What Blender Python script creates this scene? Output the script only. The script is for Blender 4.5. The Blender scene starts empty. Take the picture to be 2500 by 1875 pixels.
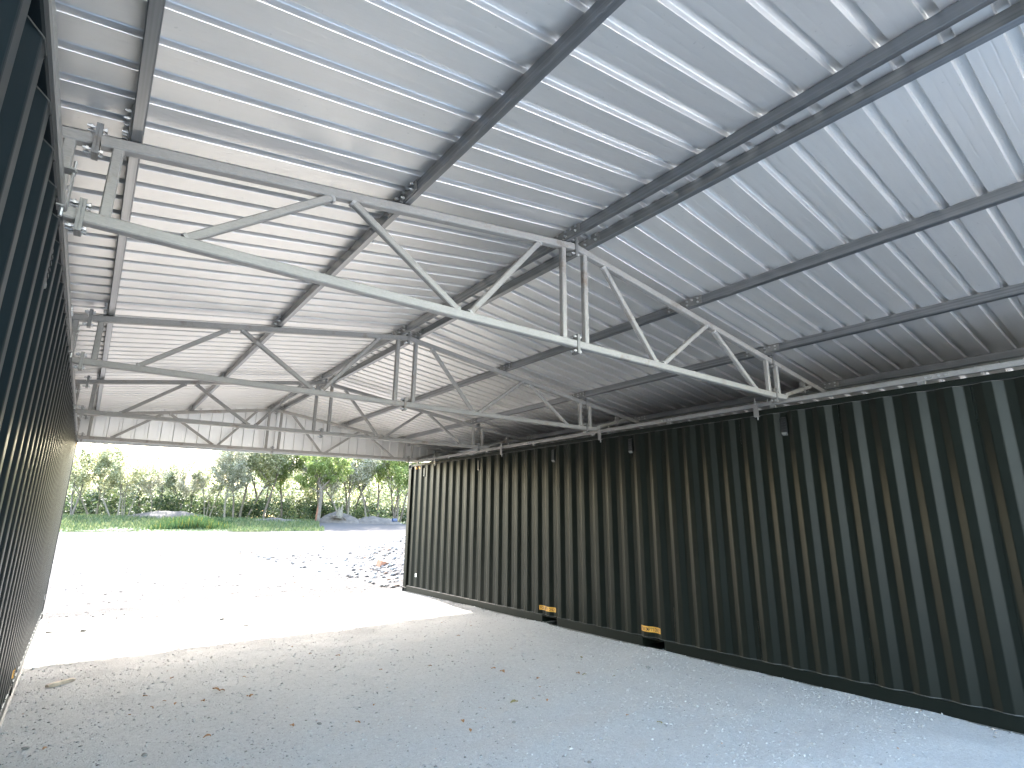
import bpy, bmesh, math, random
import numpy as np
from mathutils import Vector, Matrix

# ------------------------------------------------------------------ camera, sky, sun, exposure
sc = bpy.context.scene
COL = sc.collection
R = math.radians

cam = bpy.data.cameras.new('camera')
cam.sensor_fit = 'HORIZONTAL'
cam.sensor_width = 36.0
cam.lens = 1328.7357 / 2500 * 36.0
cam.clip_start = 0.02
cam.clip_end = 3000
camo = bpy.data.objects.new('camera', cam)
COL.objects.link(camo)
_r = Vector((0.79333927, -0.60872651, 0.00805196))
_u = Vector((-0.15340273, -0.18709167, 0.97029084))
_f = Vector((0.5891353, 0.77100502, 0.24180748))
camo.matrix_world = Matrix(((_r.x, _u.x, -_f.x, 0.0), (_r.y, _u.y, -_f.y, 0.0), (_r.z, _u.z, -_f.z, 1.62825), (0, 0, 0, 1)))
sc.camera = camo

SUN_EL = R(40.5)
SUN_AZ = math.atan2(0.10, 1.0)          # clockwise from +Y
world = bpy.data.worlds.new('World')
sc.world = world
world.use_nodes = True
wn = world.node_tree
wn.nodes.clear()
sky = wn.nodes.new('ShaderNodeTexSky')
sky.sky_type = 'NISHITA'
sky.sun_disc = False
sky.sun_elevation = SUN_EL
sky.sun_rotation = SUN_AZ
sky.air_density = 1.4
sky.dust_density = 2.2
sky.ozone_density = 0.7
bg = wn.nodes.new('ShaderNodeBackground')
bg.inputs['Strength'].default_value = 0.15
wo = wn.nodes.new('ShaderNodeOutputWorld')
wn.links.new(sky.outputs[0], bg.inputs[0])
wn.links.new(bg.outputs[0], wo.inputs[0])

sun = bpy.data.lights.new('sun', 'SUN')
sun.energy = 2.0
sun.angle = R(0.5)
sun.color = (1.0, 0.975, 0.93)
suno = bpy.data.objects.new('sun', sun)
COL.objects.link(suno)
sd = Vector((math.sin(SUN_AZ) * math.cos(SUN_EL), math.cos(SUN_AZ) * math.cos(SUN_EL), math.sin(SUN_EL)))
suno.rotation_euler = sd.to_track_quat('Z', 'Y').to_euler()
suno.location = (0, 0, 30)

vs = sc.view_settings
vs.view_transform = 'Standard'
vs.look = 'None'
vs.exposure = 3.97
vs.gamma = 1.0
vs.use_curve_mapping = False

cy = sc.cycles
cy.use_denoising = True
try:
    cy.denoiser = 'OPENIMAGEDENOISE'
except Exception:
    pass
cy.max_bounces = 10
cy.diffuse_bounces = 6
cy.glossy_bounces = 4
cy.transmission_bounces = 4
cy.sample_clamp_indirect = 8.0
cy.use_adaptive_sampling = True
cy.adaptive_threshold = 0.01

# ------------------------------------------------------------------ helpers
rng = np.random.default_rng(7)
random.seed(5)


class MB:
    """collects geometry in world coordinates and links it as one mesh object"""
    def __init__(s):
        s.v = []
        s.f = []

    def add(s, vs_, fs_):
        n = len(s.v)
        s.v += [tuple(map(float, v)) for v in vs_]
        s.f += [tuple(i + n for i in f) for f in fs_]
        return s

    def box(s, lo, hi):
        (a, b, c), (d, e, f) = lo, hi
        return s.add([(a, b, c), (d, b, c), (d, e, c), (a, e, c), (a, b, f), (d, b, f), (d, e, f), (a, e, f)],
                     [(0, 3, 2, 1), (4, 5, 6, 7), (0, 1, 5, 4), (1, 2, 6, 5), (2, 3, 7, 6), (3, 0, 4, 7)])

    def bar(s, a, b, w, h, side=(0, 1, 0), c=0.006):
        """chamfered square bar from a to b; w along side, h across"""
        a, b, side = Vector(a), Vector(b), Vector(side).normalized()
        d = (b - a).normalized()
        up = d.cross(side).normalized()
        side = up.cross(d).normalized()
        w, h = w / 2, h / 2
        pr = [(w - c, -h), (w, -h + c), (w, h - c), (w - c, h), (-w + c, h), (-w, h - c), (-w, -h + c), (-w + c, -h)]
        if c <= 0:
            pr = [(w, -h), (w, h), (-w, h), (-w, -h)]
        n = len(pr)
        vs_ = [a + side * p + up * q for p, q in pr] + [b + side * p + up * q for p, q in pr]
        fs_ = [(i, (i + 1) % n, n + (i + 1) % n, n + i) for i in range(n)]
        fs_ += [tuple(range(n - 1, -1, -1)), tuple(range(n, 2 * n))]
        return s.add(vs_, fs_)

    def cyl(s, a, b, r, n=8, r2=None):
        a, b = Vector(a), Vector(b)
        r2 = r if r2 is None else r2
        d = (b - a).normalized()
        x = d.orthogonal().normalized()
        y = d.cross(x)
        vs_ = []
        for p, rr in ((a, r), (b, r2)):
            for i in range(n):
                t = 2 * math.pi * i / n
                vs_.append(p + (x * math.cos(t) + y * math.sin(t)) * rr)
        fs_ = [(i, (i + 1) % n, n + (i + 1) % n, n + i) for i in range(n)]
        fs_ += [tuple(range(n - 1, -1, -1)), tuple(range(n, 2 * n))]
        return s.add(vs_, fs_)

    def extrude_y(s, prof, y0, y1, caps=True):
        """closed profile of (x, z) extruded along y"""
        n = len(prof)
        vs_ = [(p[0], y0, p[1]) for p in prof] + [(p[0], y1, p[1]) for p in prof]
        fs_ = [(i, (i + 1) % n, n + (i + 1) % n, n + i) for i in range(n)]
        if caps:
            fs_ += [tuple(range(n - 1, -1, -1)), tuple(range(n, 2 * n))]
        return s.add(vs_, fs_)

    def build(s, name, mat, parent=None, smooth=False):
        off = world_loc(parent)
        me = bpy.data.meshes.new(name)
        me.from_pydata([(v[0] - off[0], v[1] - off[1], v[2] - off[2]) for v in s.v], [], s.f)
        me.validate()
        bm = bmesh.new()
        bm.from_mesh(me)
        bmesh.ops.recalc_face_normals(bm, faces=bm.faces)
        bm.to_mesh(me)
        bm.free()
        if smooth:
            me.polygons.foreach_set('use_smooth', [True] * len(me.polygons))
        return link(name, me, mat, parent)


def world_loc(p):
    v = Vector((0, 0, 0))
    while p is not None:
        v = v + p.location
        p = p.parent
    return v


def link(name, me, mat, parent=None):
    if mat is not None and not me.materials:
        me.materials.append(mat)
    o = bpy.data.objects.new(name, me)
    COL.objects.link(o)
    if parent is not None:
        o.parent = parent
    return o


def tag(o, label=None, cat=None, group=None, kind=None):
    for k, v in (('label', label), ('category', cat), ('group', group), ('kind', kind)):
        if v:
            o[k] = v
    return o


def empty(name, loc, label=None, cat=None, group=None, kind=None):
    o = bpy.data.objects.new(name, None)
    o.location = loc
    o.empty_display_size = 0.1
    COL.objects.link(o)
    return tag(o, label, cat, group, kind)


def copy_tree(o, parent=None):
    c = o.copy()
    COL.objects.link(c)
    c.parent = parent
    for ch in list(o.children):
        copy_tree(ch, c)
    return c


def numpy_mesh(name, verts, faces, mat, parent=None, smooth=False):
    """verts (n,3), faces (m,k) all the same k"""
    me = bpy.data.meshes.new(name)
    verts = np.asarray(verts, dtype=np.float32)
    faces = np.asarray(faces, dtype=np.int32)
    k = faces.shape[1]
    me.vertices.add(len(verts))
    me.vertices.foreach_set('co', verts.ravel())
    me.loops.add(faces.size)
    me.loops.foreach_set('vertex_index', faces.ravel())
    me.polygons.add(len(faces))
    me.polygons.foreach_set('loop_start', np.arange(0, faces.size, k, dtype=np.int32))
    me.polygons.foreach_set('loop_total', np.full(len(faces), k, dtype=np.int32))
    if smooth:
        me.polygons.foreach_set('use_smooth', np.ones(len(faces), dtype=bool))
    me.update(calc_edges=True)
    me.validate()
    return link(name, me, mat, parent)


# ------------------------------------------------------------------ materials
def mat_new(name):
    m = bpy.data.materials.new(name)
    m.use_nodes = True
    nt = m.node_tree
    return m, nt, nt.nodes['Principled BSDF'], nt.nodes['Material Output']


def N(nt, typ, **kw):
    n = nt.nodes.new(typ)
    for k, v in kw.items():
        if k.startswith('i_'):
            key = k[2:]
            key = int(key) if key.isdigit() else key.replace('_', ' ')
            n.inputs[key].default_value = v
        else:
            setattr(n, k, v)
    return n


def L(nt, a, b):
    nt.links.new(a, b)


def coords(nt, scale=(1, 1, 1), rand=False, space='Object'):
    tc = N(nt, 'ShaderNodeTexCoord')
    mp = N(nt, 'ShaderNodeMapping')
    mp.inputs['Scale'].default_value = scale
    L(nt, tc.outputs[space], mp.inputs['Vector'])
    if rand:
        oi = N(nt, 'ShaderNodeObjectInfo')
        mul = N(nt, 'ShaderNodeVectorMath', operation='SCALE')
        mul.inputs[0].default_value = (37.0, 61.0, 23.0)
        L(nt, oi.outputs['Random'], mul.inputs['Scale'])
        L(nt, mul.outputs[0], mp.inputs['Location'])
    return mp.outputs[0]


def noise(nt, vec, scale, detail=4.0, rough=0.55):
    n = N(nt, 'ShaderNodeTexNoise')
    n.inputs['Scale'].default_value = scale
    n.inputs['Detail'].default_value = detail
    n.inputs['Roughness'].default_value = rough
    L(nt, vec, n.inputs['Vector'])
    return n.outputs['Fac']


def ramp(nt, fac, stops):
    r = N(nt, 'ShaderNodeValToRGB')
    el = r.color_ramp.elements
    while len(el) < len(stops):
        el.new(0.5)
    for e, (p, c) in zip(el, stops):
        e.position = p
        e.color = c if len(c) == 4 else (*c, 1)
    L(nt, fac, r.inputs['Fac'])
    return r.outputs['Color']


def mixc(nt, fac, a, b, blend='MIX'):
    m = N(nt, 'ShaderNodeMix', data_type='RGBA', blend_type=blend)
    for sock, v in ((m.inputs[0], fac), (m.inputs[6], a), (m.inputs[7], b)):
        if hasattr(v, 'is_linked') or hasattr(v, 'links'):
            L(nt, v, sock)
        elif isinstance(v, (int, float)):
            sock.default_value = v
        else:
            sock.default_value = v if len(v) == 4 else (*v, 1)
    return m.outputs[2]


def bump(nt, bs, h, strength, dist):
    b = N(nt, 'ShaderNodeBump')
    b.inputs['Strength'].default_value = strength
    b.inputs['Distance'].default_value = dist
    L(nt, h, b.inputs['Height'])
    L(nt, b.outputs[0], bs.inputs['Normal'])
    return b


def steel_mat(name, base, metallic, rough, rust=0.0, streak=(1, 1, 1), dark=0.75, rel=0.08):
    m, nt, bs, out = mat_new(name)
    v = coords(nt, (1, 1, 1), rand=True)
    spangle = noise(nt, v, 55, 3, 0.6)
    blot = noise(nt, v, 5.5, 5, 0.65)
    vs2 = coords(nt, streak, rand=True)
    st = noise(nt, vs2, 26, 3, 0.6)
    c = ramp(nt, blot, [(0.3, [x * dark for x in base]), (0.7, base)])
    c = mixc(nt, 0.35, c, ramp(nt, spangle, [(0.3, [x * 0.72 for x in base]), (0.7, [min(1, x * 1.15) for x in base])]))
    c = mixc(nt, 0.3, c, ramp(nt, st, [(0.35, [x * 0.62 for x in base]), (0.65, base)]))
    if rust:
        rn = noise(nt, v, 3.1, 6, 0.7)
        rf = ramp(nt, rn, [(0.615 - 0.05 * rust, (0, 0, 0)), (0.70, (0.7, 0.7, 0.7))])
        c = mixc(nt, rf, c, (0.15, 0.095, 0.06))
    L(nt, c, bs.inputs['Base Color'])
    bs.inputs['Metallic'].default_value = metallic
    rr = ramp(nt, spangle, [(0.3, (rough * 0.8,) * 3), (0.7, (min(1, rough * 1.25),) * 3)])
    L(nt, rr, bs.inputs['Roughness'])
    if rel:
        bump(nt, bs, blot, rel, 0.01)
    return m


M = {}
M['truss'] = steel_mat('galvanised_truss_steel', (0.33, 0.316, 0.292), 0.15, 0.5, rust=0.9, streak=(1, 9, 9))
def purlin_mat():
    m, nt, bs, out = mat_new('galvanised_purlin_steel')
    st = noise(nt, coords(nt, (60, 0.25, 60), rand=True), 1.0, 3, 0.5)
    L(nt, ramp(nt, st, [(0.3, (0.19, 0.195, 0.20)), (0.7, (0.29, 0.295, 0.30))]), bs.inputs['Base Color'])
    bs.inputs['Metallic'].default_value = 0.8
    bs.inputs['Roughness'].default_value = 0.30
    return m


M['purlin'] = purlin_mat()
M['rail'] = steel_mat('galvanised_rail_steel', (0.30, 0.29, 0.275), 0.4, 0.42, rust=0.0, streak=(12, 1, 12))
M['plate'] = steel_mat('zinc_plate', (0.30, 0.295, 0.28), 0.6, 0.42, rust=0.3)
M['bolt'] = steel_mat('zinc_bolt', (0.55, 0.55, 0.54), 0.85, 0.35)
M['weld'] = steel_mat('zinc_sprayed_weld', (0.42, 0.41, 0.39), 0.2, 0.6, rel=0.5)
M['trim'] = steel_mat('grey_flashing', (0.50, 0.52, 0.52), 0.1, 0.4)
M['casting'] = steel_mat('painted_casting', (0.055, 0.07, 0.055), 0.0, 0.5)


def sheet_mat(name, base, axis):
    m, nt, bs, out = mat_new(name)
    v = coords(nt, (1, 1, 1), rand=True)
    vs2 = coords(nt, (0.35, 30, 30) if axis == 'x' else (30, 30, 0.35), rand=True)
    st = noise(nt, vs2, 2.2, 5, 0.6)
    bl = noise(nt, v, 1.3, 4, 0.6)
    c = ramp(nt, st, [(0.25, [x * 0.95 for x in base]), (0.75, [min(1, x * 1.03) for x in base])])
    c = mixc(nt, 0.5, c, ramp(nt, bl, [(0.3, [x * 0.92 for x in base]), (0.7, base)]))
    sp = noise(nt, v, 34, 2, 0.5)
    c = mixc(nt, ramp(nt, sp, [(0.71, (0, 0, 0)), (0.76, (0.35, 0.35, 0.35))]), c, [x * 0.6 for x in base])
    L(nt, c, bs.inputs['Base Color'])
    bs.inputs['Metallic'].default_value = 0.68
    L(nt, ramp(nt, st, [(0.3, (0.37,) * 3), (0.7, (0.43,) * 3)]), bs.inputs['Roughness'])
    bump(nt, bs, bl, 0.12, 0.02)
    return m


M['roof_sheet'] = sheet_mat('pale_grey_coated_roof_sheet', (0.73, 0.712, 0.685), 'x')
M['gable_sheet'] = sheet_mat('pale_grey_coated_gable_sheet', (0.78, 0.765, 0.74), 'z')


def paint_mat(name, base, rough=0.37, dust=True):
    m, nt, bs, out = mat_new(name)
    v = coords(nt, (1, 1, 1), rand=True)
    bl = noise(nt, v, 1.6, 5, 0.6)
    c = ramp(nt, bl, [(0.3, [x * 0.85 for x in base]), (0.7, [x * 1.12 for x in base])])
    L(nt, c, bs.inputs['Base Color'])
    rn = noise(nt, v, 4, 4, 0.6)
    L(nt, ramp(nt, rn, [(0.3, (rough * 0.95,) * 3), (0.75, (rough * 1.12,) * 3)]), bs.inputs['Roughness'])
    bs.inputs['Specular IOR Level'].default_value = 0.16
    return m


M['paint_green'] = paint_mat('dark_olive_container_paint', (0.0075, 0.0098, 0.0076))
M['paint_teal'] = paint_mat('dark_blue_green_container_paint', (0.0055, 0.0100, 0.0118))
M['bead'] = steel_mat('dusty_weld_bead', (0.07, 0.07, 0.065), 0.0, 0.7)
M['worn'] = steel_mat('dusty_worn_edge', (0.16, 0.15, 0.135), 0.0, 0.6)


def plain_mat(name, base, rough=0.6, metallic=0.0, var=0.15, scale=8.0):
    m, nt, bs, out = mat_new(name)
    v = coords(nt, (1, 1, 1), rand=True)
    n = noise(nt, v, scale, 5, 0.6)
    c = ramp(nt, n, [(0.3, [x * (1 - var) for x in base]), (0.7, [min(1, x * (1 + var)) for x in base])])
    L(nt, c, bs.inputs['Base Color'])
    bs.inputs['Roughness'].default_value = rough
    bs.inputs['Metallic'].default_value = metallic
    return m


M['black'] = plain_mat('black_void_paint', (0.012, 0.013, 0.012), 0.7)
M['vent'] = plain_mat('black_plastic_vent', (0.016, 0.017, 0.017), 0.45)
M['vent_lip'] = plain_mat('pale_vent_louvre', (0.16, 0.16, 0.15), 0.5)
M['orange'] = plain_mat('orange_sticker', (0.72, 0.36, 0.05), 0.5, var=0.06)
M['ink'] = plain_mat('black_print', (0.02, 0.02, 0.02), 0.5)
M['white'] = plain_mat('white_sticker', (0.75, 0.75, 0.73), 0.5, var=0.05)
M['wood_pale'] = plain_mat('weathered_wood', (0.42, 0.35, 0.27), 0.8, var=0.3, scale=14)
M['wood_brown'] = plain_mat('brown_plank_wood', (0.24, 0.15, 0.09), 0.8, var=0.3, scale=14)
M['brick'] = plain_mat('old_brick', (0.40, 0.20, 0.12), 0.85, var=0.25, scale=14)
M['leaf_dry'] = plain_mat('dry_leaf', (0.30, 0.15, 0.06), 0.7, var=0.4, scale=20)
M['leaf_olive'] = plain_mat('olive_leaf', (0.20, 0.17, 0.06), 0.7, var=0.4, scale=20)
M['blue'] = plain_mat('blue_plastic', (0.02, 0.04, 0.10), 0.4)


def hazard_mat():
    m, nt, bs, out = mat_new('orange_and_black_hazard_print')
    tc = N(nt, 'ShaderNodeTexCoord')
    sx = N(nt, 'ShaderNodeSeparateXYZ')
    L(nt, tc.outputs['Object'], sx.inputs[0])
    a = N(nt, 'ShaderNodeMath', operation='ADD')
    L(nt, sx.outputs['Y'], a.inputs[0])
    b = N(nt, 'ShaderNodeMath', operation='MULTIPLY')
    L(nt, sx.outputs['Z'], b.inputs[0])
    b.inputs[1].default_value = -0.8
    L(nt, b.outputs[0], a.inputs[1])
    d = N(nt, 'ShaderNodeMath', operation='DIVIDE')
    L(nt, a.outputs[0], d.inputs[0])
    d.inputs[1].default_value = 0.112
    fr = N(nt, 'ShaderNodeMath', operation='FRACT')
    L(nt, d.outputs[0], fr.inputs[0])
    g = N(nt, 'ShaderNodeMath', operation='GREATER_THAN')
    L(nt, fr.outputs[0], g.inputs[0])
    g.inputs[1].default_value = 0.55
    L(nt, mixc(nt, g.outputs[0], (0.72, 0.36, 0.06), (0.02, 0.02, 0.02)), bs.inputs['Base Color'])
    bs.inputs['Roughness'].default_value = 0.5
    return m


M['hazard'] = hazard_mat()


def ground_mat():
    m, nt, bs, out = mat_new('crushed_limestone_ground')
    v = coords(nt, (1, 1, 1))
    big = noise(nt, v, 0.16, 4, 0.55)
    mid = noise(nt, v, 1.3, 5, 0.62)
    fine = noise(nt, v, 26, 4, 0.7)
    grit = noise(nt, v, 95, 3, 0.7)
    vt = coords(nt, (0.06, 0.55, 1))
    tracks = noise(nt, vt, 1.1, 6, 0.62)
    base = ramp(nt, mid, [(0.25, (0.47, 0.462, 0.45)), (0.75, (0.57, 0.564, 0.554))])
    c = mixc(nt, 0.55, base, ramp(nt, big, [(0.3, (0.46, 0.45, 0.435)), (0.7, (0.57, 0.563, 0.552))]))
    c = mixc(nt, 0.45, c, ramp(nt, grit, [(0.28, (0.24, 0.235, 0.23)), (0.5, (0.53, 0.525, 0.515)), (0.75, (0.68, 0.675, 0.66))]))
    c = mixc(nt, 0.30, c, ramp(nt, fine, [(0.3, (0.24, 0.23, 0.215)), (0.7, (0.5, 0.495, 0.485))]))
    # open yard: colour darkened to offset the strong sun, with earth streaks and crumbs
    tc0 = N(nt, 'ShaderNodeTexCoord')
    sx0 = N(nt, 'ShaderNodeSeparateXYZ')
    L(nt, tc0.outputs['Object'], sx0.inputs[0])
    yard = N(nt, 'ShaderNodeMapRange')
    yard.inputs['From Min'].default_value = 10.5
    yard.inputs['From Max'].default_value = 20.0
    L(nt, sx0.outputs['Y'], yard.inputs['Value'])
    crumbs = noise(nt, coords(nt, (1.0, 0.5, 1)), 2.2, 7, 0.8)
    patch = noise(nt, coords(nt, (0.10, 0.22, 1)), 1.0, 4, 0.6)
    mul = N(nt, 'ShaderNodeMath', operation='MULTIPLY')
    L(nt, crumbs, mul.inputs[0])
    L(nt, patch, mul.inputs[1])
    pale, dimmed_mark = (0.170, 0.162, 0.153), (0.058, 0.052, 0.047)  # tones set below the drive's gravel so direct sun does not burn out
    cm_ = ramp(nt, mul.outputs[0], [(0.235, pale), (0.27, dimmed_mark)])
    tm_ = ramp(nt, tracks, [(0.475, pale), (0.54, dimmed_mark)])
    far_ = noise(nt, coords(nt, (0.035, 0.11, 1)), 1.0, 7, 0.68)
    fm_ = ramp(nt, far_, [(0.455, pale), (0.53, dimmed_mark)])
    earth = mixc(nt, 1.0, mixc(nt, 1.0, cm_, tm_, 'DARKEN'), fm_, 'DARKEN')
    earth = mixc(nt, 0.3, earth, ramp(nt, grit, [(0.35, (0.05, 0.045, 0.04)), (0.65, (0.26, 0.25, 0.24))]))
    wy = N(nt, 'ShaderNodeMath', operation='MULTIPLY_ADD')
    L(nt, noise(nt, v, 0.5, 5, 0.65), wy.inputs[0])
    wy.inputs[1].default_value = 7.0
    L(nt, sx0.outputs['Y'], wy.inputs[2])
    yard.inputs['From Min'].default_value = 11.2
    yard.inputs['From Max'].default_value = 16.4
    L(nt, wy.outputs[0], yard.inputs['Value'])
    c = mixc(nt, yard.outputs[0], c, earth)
    # the damp, darker strip of soil along the far edge of the yard
    tc = N(nt, 'ShaderNodeTexCoord')
    sx = N(nt, 'ShaderNodeSeparateXYZ')
    L(nt, tc.outputs['Object'], sx.inputs[0])
    wob = N(nt, 'ShaderNodeMath', operation='MULTIPLY_ADD')
    L(nt, noise(nt, coords(nt, (0.05, 0.12, 1)), 1.0, 5, 0.6), wob.inputs[0])
    wob.inputs[1].default_value = 26.0
    L(nt, sx.outputs['Y'], wob.inputs[2])
    mr = N(nt, 'ShaderNodeMapRange')
    mr.inputs['From Min'].default_value = 60
    mr.inputs['From Max'].default_value = 100
    L(nt, wob.outputs[0], mr.inputs['Value'])
    band = ramp(nt, mr.outputs[0], [(0.06, (0, 0, 0)), (0.10, (0.96, 0.96, 0.96)), (0.20, (0.96, 0.96, 0.96)), (0.25, (0.3, 0.3, 0.3)), (0.5, (0.5, 0.5, 0.5)), (0.7, (0.95, 0.95, 0.95))])
    c = mixc(nt, band, c, (0.088, 0.080, 0.075))
    L(nt, c, bs.inputs['Base Color'])
    bs.inputs['Roughness'].default_value = 0.95
    bs.inputs['Specular IOR Level'].default_value = 0.0
    h = N(nt, 'ShaderNodeMath', operation='ADD')
    L(nt, fine, h.inputs[0])
    L(nt, grit, h.inputs[1])
    bump(nt, bs, h.outputs[0], 0.9, 0.012)
    return m


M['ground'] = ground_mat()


def island_mat(name, stops, rough=0.9, trans=0.0, spec=0.2):
    """colour differs from piece to piece (each stone, each leaf)"""
    m, nt, bs, out = mat_new(name)
    g = N(nt, 'ShaderNodeNewGeometry')
    c = ramp(nt, g.outputs['Random Per Island'], stops)
    L(nt, c, bs.inputs['Base Color'])
    bs.inputs['Roughness'].default_value = rough
    bs.inputs['Specular IOR Level'].default_value = spec
    if trans:
        t = N(nt, 'ShaderNodeBsdfTranslucent')
        L(nt, c, t.inputs['Color'])
        mx = N(nt, 'ShaderNodeMixShader')
        mx.inputs[0].default_value = trans
        L(nt, bs.outputs[0], mx.inputs[1])
        L(nt, t.outputs[0], mx.inputs[2])
        L(nt, mx.outputs[0], out.inputs['Surface'])
    return m


M['pebble'] = island_mat('gravel_pebbles', [(0.0, (0.18, 0.175, 0.165)), (0.25, (0.38, 0.375, 0.365)), (0.7, (0.48, 0.475, 0.465)), (0.97, (0.54, 0.535, 0.525)), (1.0, (0.42, 0.30, 0.22))])
M['clod'] = island_mat('earth_clods', [(0.0, (0.06, 0.052, 0.045)), (0.5, (0.10, 0.09, 0.08)), (0.85, (0.18, 0.165, 0.15)), (0.95, (0.17, 0.10, 0.06)), (1.0, (0.35, 0.34, 0.32))])
M['rubble'] = island_mat('rubble_pieces', [(0.0, (0.09, 0.078, 0.068)), (0.4, (0.16, 0.148, 0.135)), (0.8, (0.26, 0.245, 0.225)), (0.92, (0.20, 0.115, 0.07)), (1.0, (0.38, 0.365, 0.34))])
M['stone'] = plain_mat('broken_limestone', (0.22, 0.208, 0.19), 0.9, var=0.25, scale=9)
M['leaf_green'] = island_mat('fresh_green_leaves', [(0, (0.119, 0.176, 0.047)), (0.5, (0.221, 0.287, 0.088)), (0.9, (0.338, 0.383, 0.143)), (1, (0.620, 0.620, 0.412))], 0.5, 0.7, 0.4)
M['leaf_dark'] = island_mat('dark_green_leaves', [(0, (0.032, 0.055, 0.027)), (0.6, (0.061, 0.088, 0.039)), (1, (0.108, 0.128, 0.050))], 0.55, 0.45, 0.35)
M['leaf_pale'] = island_mat('pale_silvery_leaves', [(0, (0.145, 0.176, 0.083)), (0.45, (0.265, 0.293, 0.152)), (0.8, (0.397, 0.412, 0.293)), (1, (0.620, 0.620, 0.620))], 0.5, 0.7, 0.4)
M['blossom'] = island_mat('cream_blossom', [(0, (0.147, 0.162, 0.073)), (0.3, (0.293, 0.289, 0.196)), (0.8, (0.464, 0.452, 0.366)), (1, (0.620, 0.620, 0.575))], 0.6, 0.7, 0.2)
M['leaf_olive_tree'] = island_mat('olive_brown_buds', [(0, (0.151, 0.159, 0.074)), (0.5, (0.260, 0.270, 0.135)), (1, (0.517, 0.517, 0.381))], 0.6, 0.7, 0.2)
M['grass'] = island_mat('grass_blades', [(0, (0.043, 0.071, 0.028)), (0.6, (0.083, 0.110, 0.045)), (1, (0.146, 0.149, 0.071))], 0.6, 0.4, 0.3)
M['reed'] = island_mat('iris_reeds', [(0, (0.020, 0.045, 0.014)), (0.7, (0.040, 0.075, 0.022)), (0.94, (0.075, 0.10, 0.035)), (0.96, (0.17, 0.14, 0.02)), (1, (0.17, 0.14, 0.02))], 0.6, 0.4, 0.3)
M['bark'] = plain_mat('grey_brown_bark', (0.105, 0.085, 0.068), 0.9, var=0.35, scale=3)
M['bark_pale'] = plain_mat('pale_stem_bark', (0.135, 0.116, 0.09), 0.9, var=0.3, scale=3)
M['bark_red'] = plain_mat('stripped_orange_bark', (0.15, 0.065, 0.036), 0.85, var=0.25, scale=2)
M['soil'] = plain_mat('dug_soil', (0.085, 0.070, 0.060), 0.95, var=0.3, scale=1.3)
M['turf'] = plain_mat('green_turf', (0.036, 0.066, 0.02), 0.9, var=0.35, scale=0.6)

# ------------------------------------------------------------------ numbers of the place
XL, XR = -0.2645, 6.08            # inner faces of the two containers
YF = 12.04                        # their far end
YN = YF - 12.192                  # their near end
H = 2.892
CW = 2.438
XC = 2.83                         # ridge
SL, SR = 0.1537, 0.1342           # roof slopes left and right of the ridge
TY = [11.641 - 2.9165 * k for k in range(5)]       # trusses, far to near
ROOF_Y0, ROOF_Y1 = -0.05, 12.02
EAVE_L, EAVE_R = -2.35, 8.00


def slope(x, apex):
    return apex - (SL * (XC - x) if x < XC else SR * (x - XC))


def chord_z(x):                   # centre line of the top chord
    return slope(x, 3.772)


def bottom_z(x):
    return 2.918 + 0.0105 * x


def sheet_z(x):                   # underside of the roof sheets
    return slope(x, 3.802 + 0.081)


# ------------------------------------------------------------------ ground
def lattice(seed, n=256):
    return np.random.default_rng(seed).random((n, n))


def vnoise(x, y, lat):
    n = lat.shape[0]
    xi = np.floor(x).astype(int)
    yi = np.floor(y).astype(int)
    fx = x - xi
    fy = y - yi
    fx = fx * fx * (3 - 2 * fx)
    fy = fy * fy * (3 - 2 * fy)
    a = lat[xi % n, yi % n]
    b = lat[(xi + 1) % n, yi % n]
    c = lat[xi % n, (yi + 1) % n]
    d = lat[(xi + 1) % n, (yi + 1) % n]
    return (a * (1 - fx) + b * fx) * (1 - fy) + (c * (1 - fx) + d * fx) * fy - 0.5


LAT = [lattice(i) for i in range(6)]


def sstep(a, b, x):
    t = np.clip((x - a) / (b - a), 0, 1)
    return t * t * (3 - 2 * t)


def ground_z(x, y):
    x = np.asarray(x, float)
    y = np.asarray(y, float)
    near = 1 - sstep(13, 24, y)
    z = 0.010 * (np.clip(x, -6, 12) - 2.9) * near
    z = z + 0.05 * vnoise(x * 0.25, y * 0.25, LAT[0]) * sstep(12, 20, y) * 2
    z = z + 0.022 * vnoise(x * 1.1, y * 1.1, LAT[1])
    z = z + 0.020 * vnoise(x * 3.1, y * 3.1, LAT[2])
    z = z + 0.009 * vnoise(x * 8.3, y * 8.3, LAT[3])
    # ruts on the open yard
    z = z + 0.10 * vnoise(x * 0.12, y * 0.5, LAT[4]) * sstep(18, 40, y)
    # the bank behind the yard
    hb = np.clip(1.35 - 0.014 * np.clip(x, -20, 80), 0.5, 1.6)
    z = z + hb * sstep(69, 92, y + 3 * vnoise(x * 0.15, y * 0.02, LAT[5]))
    return z


def grade(a, b, fine0, fine1, step, grow):
    out = list(np.arange(fine0, fine1 + 1e-6, step))
    s, v = step, fine1
    while v < b:
        s *= grow
        v += s
        out.append(v)
    s, v = step, fine0
    while v > a:
        s *= grow
        v -= s
        out.insert(0, v)
    return np.array(out)


gx = grade(-900, 900, -0.4, 6.3, 0.045, 1.06)
gy = grade(-300, 1400, 2.6, 12.5, 0.045, 1.035)
GX, GY = np.meshgrid(gx, gy, indexing='ij')
GZ = ground_z(GX, GY)
nx, ny = GX.shape
idx = np.arange(nx * ny).reshape(nx, ny)
faces = np.stack([idx[:-1, :-1], idx[1:, :-1], idx[1:, 1:], idx[:-1, 1:]], -1).reshape(-1, 4)
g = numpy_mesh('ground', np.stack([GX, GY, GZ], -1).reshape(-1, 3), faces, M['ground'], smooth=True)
tag(g, 'pale crushed limestone yard, grey in the shade and white in the sun', kind='structure')


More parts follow.
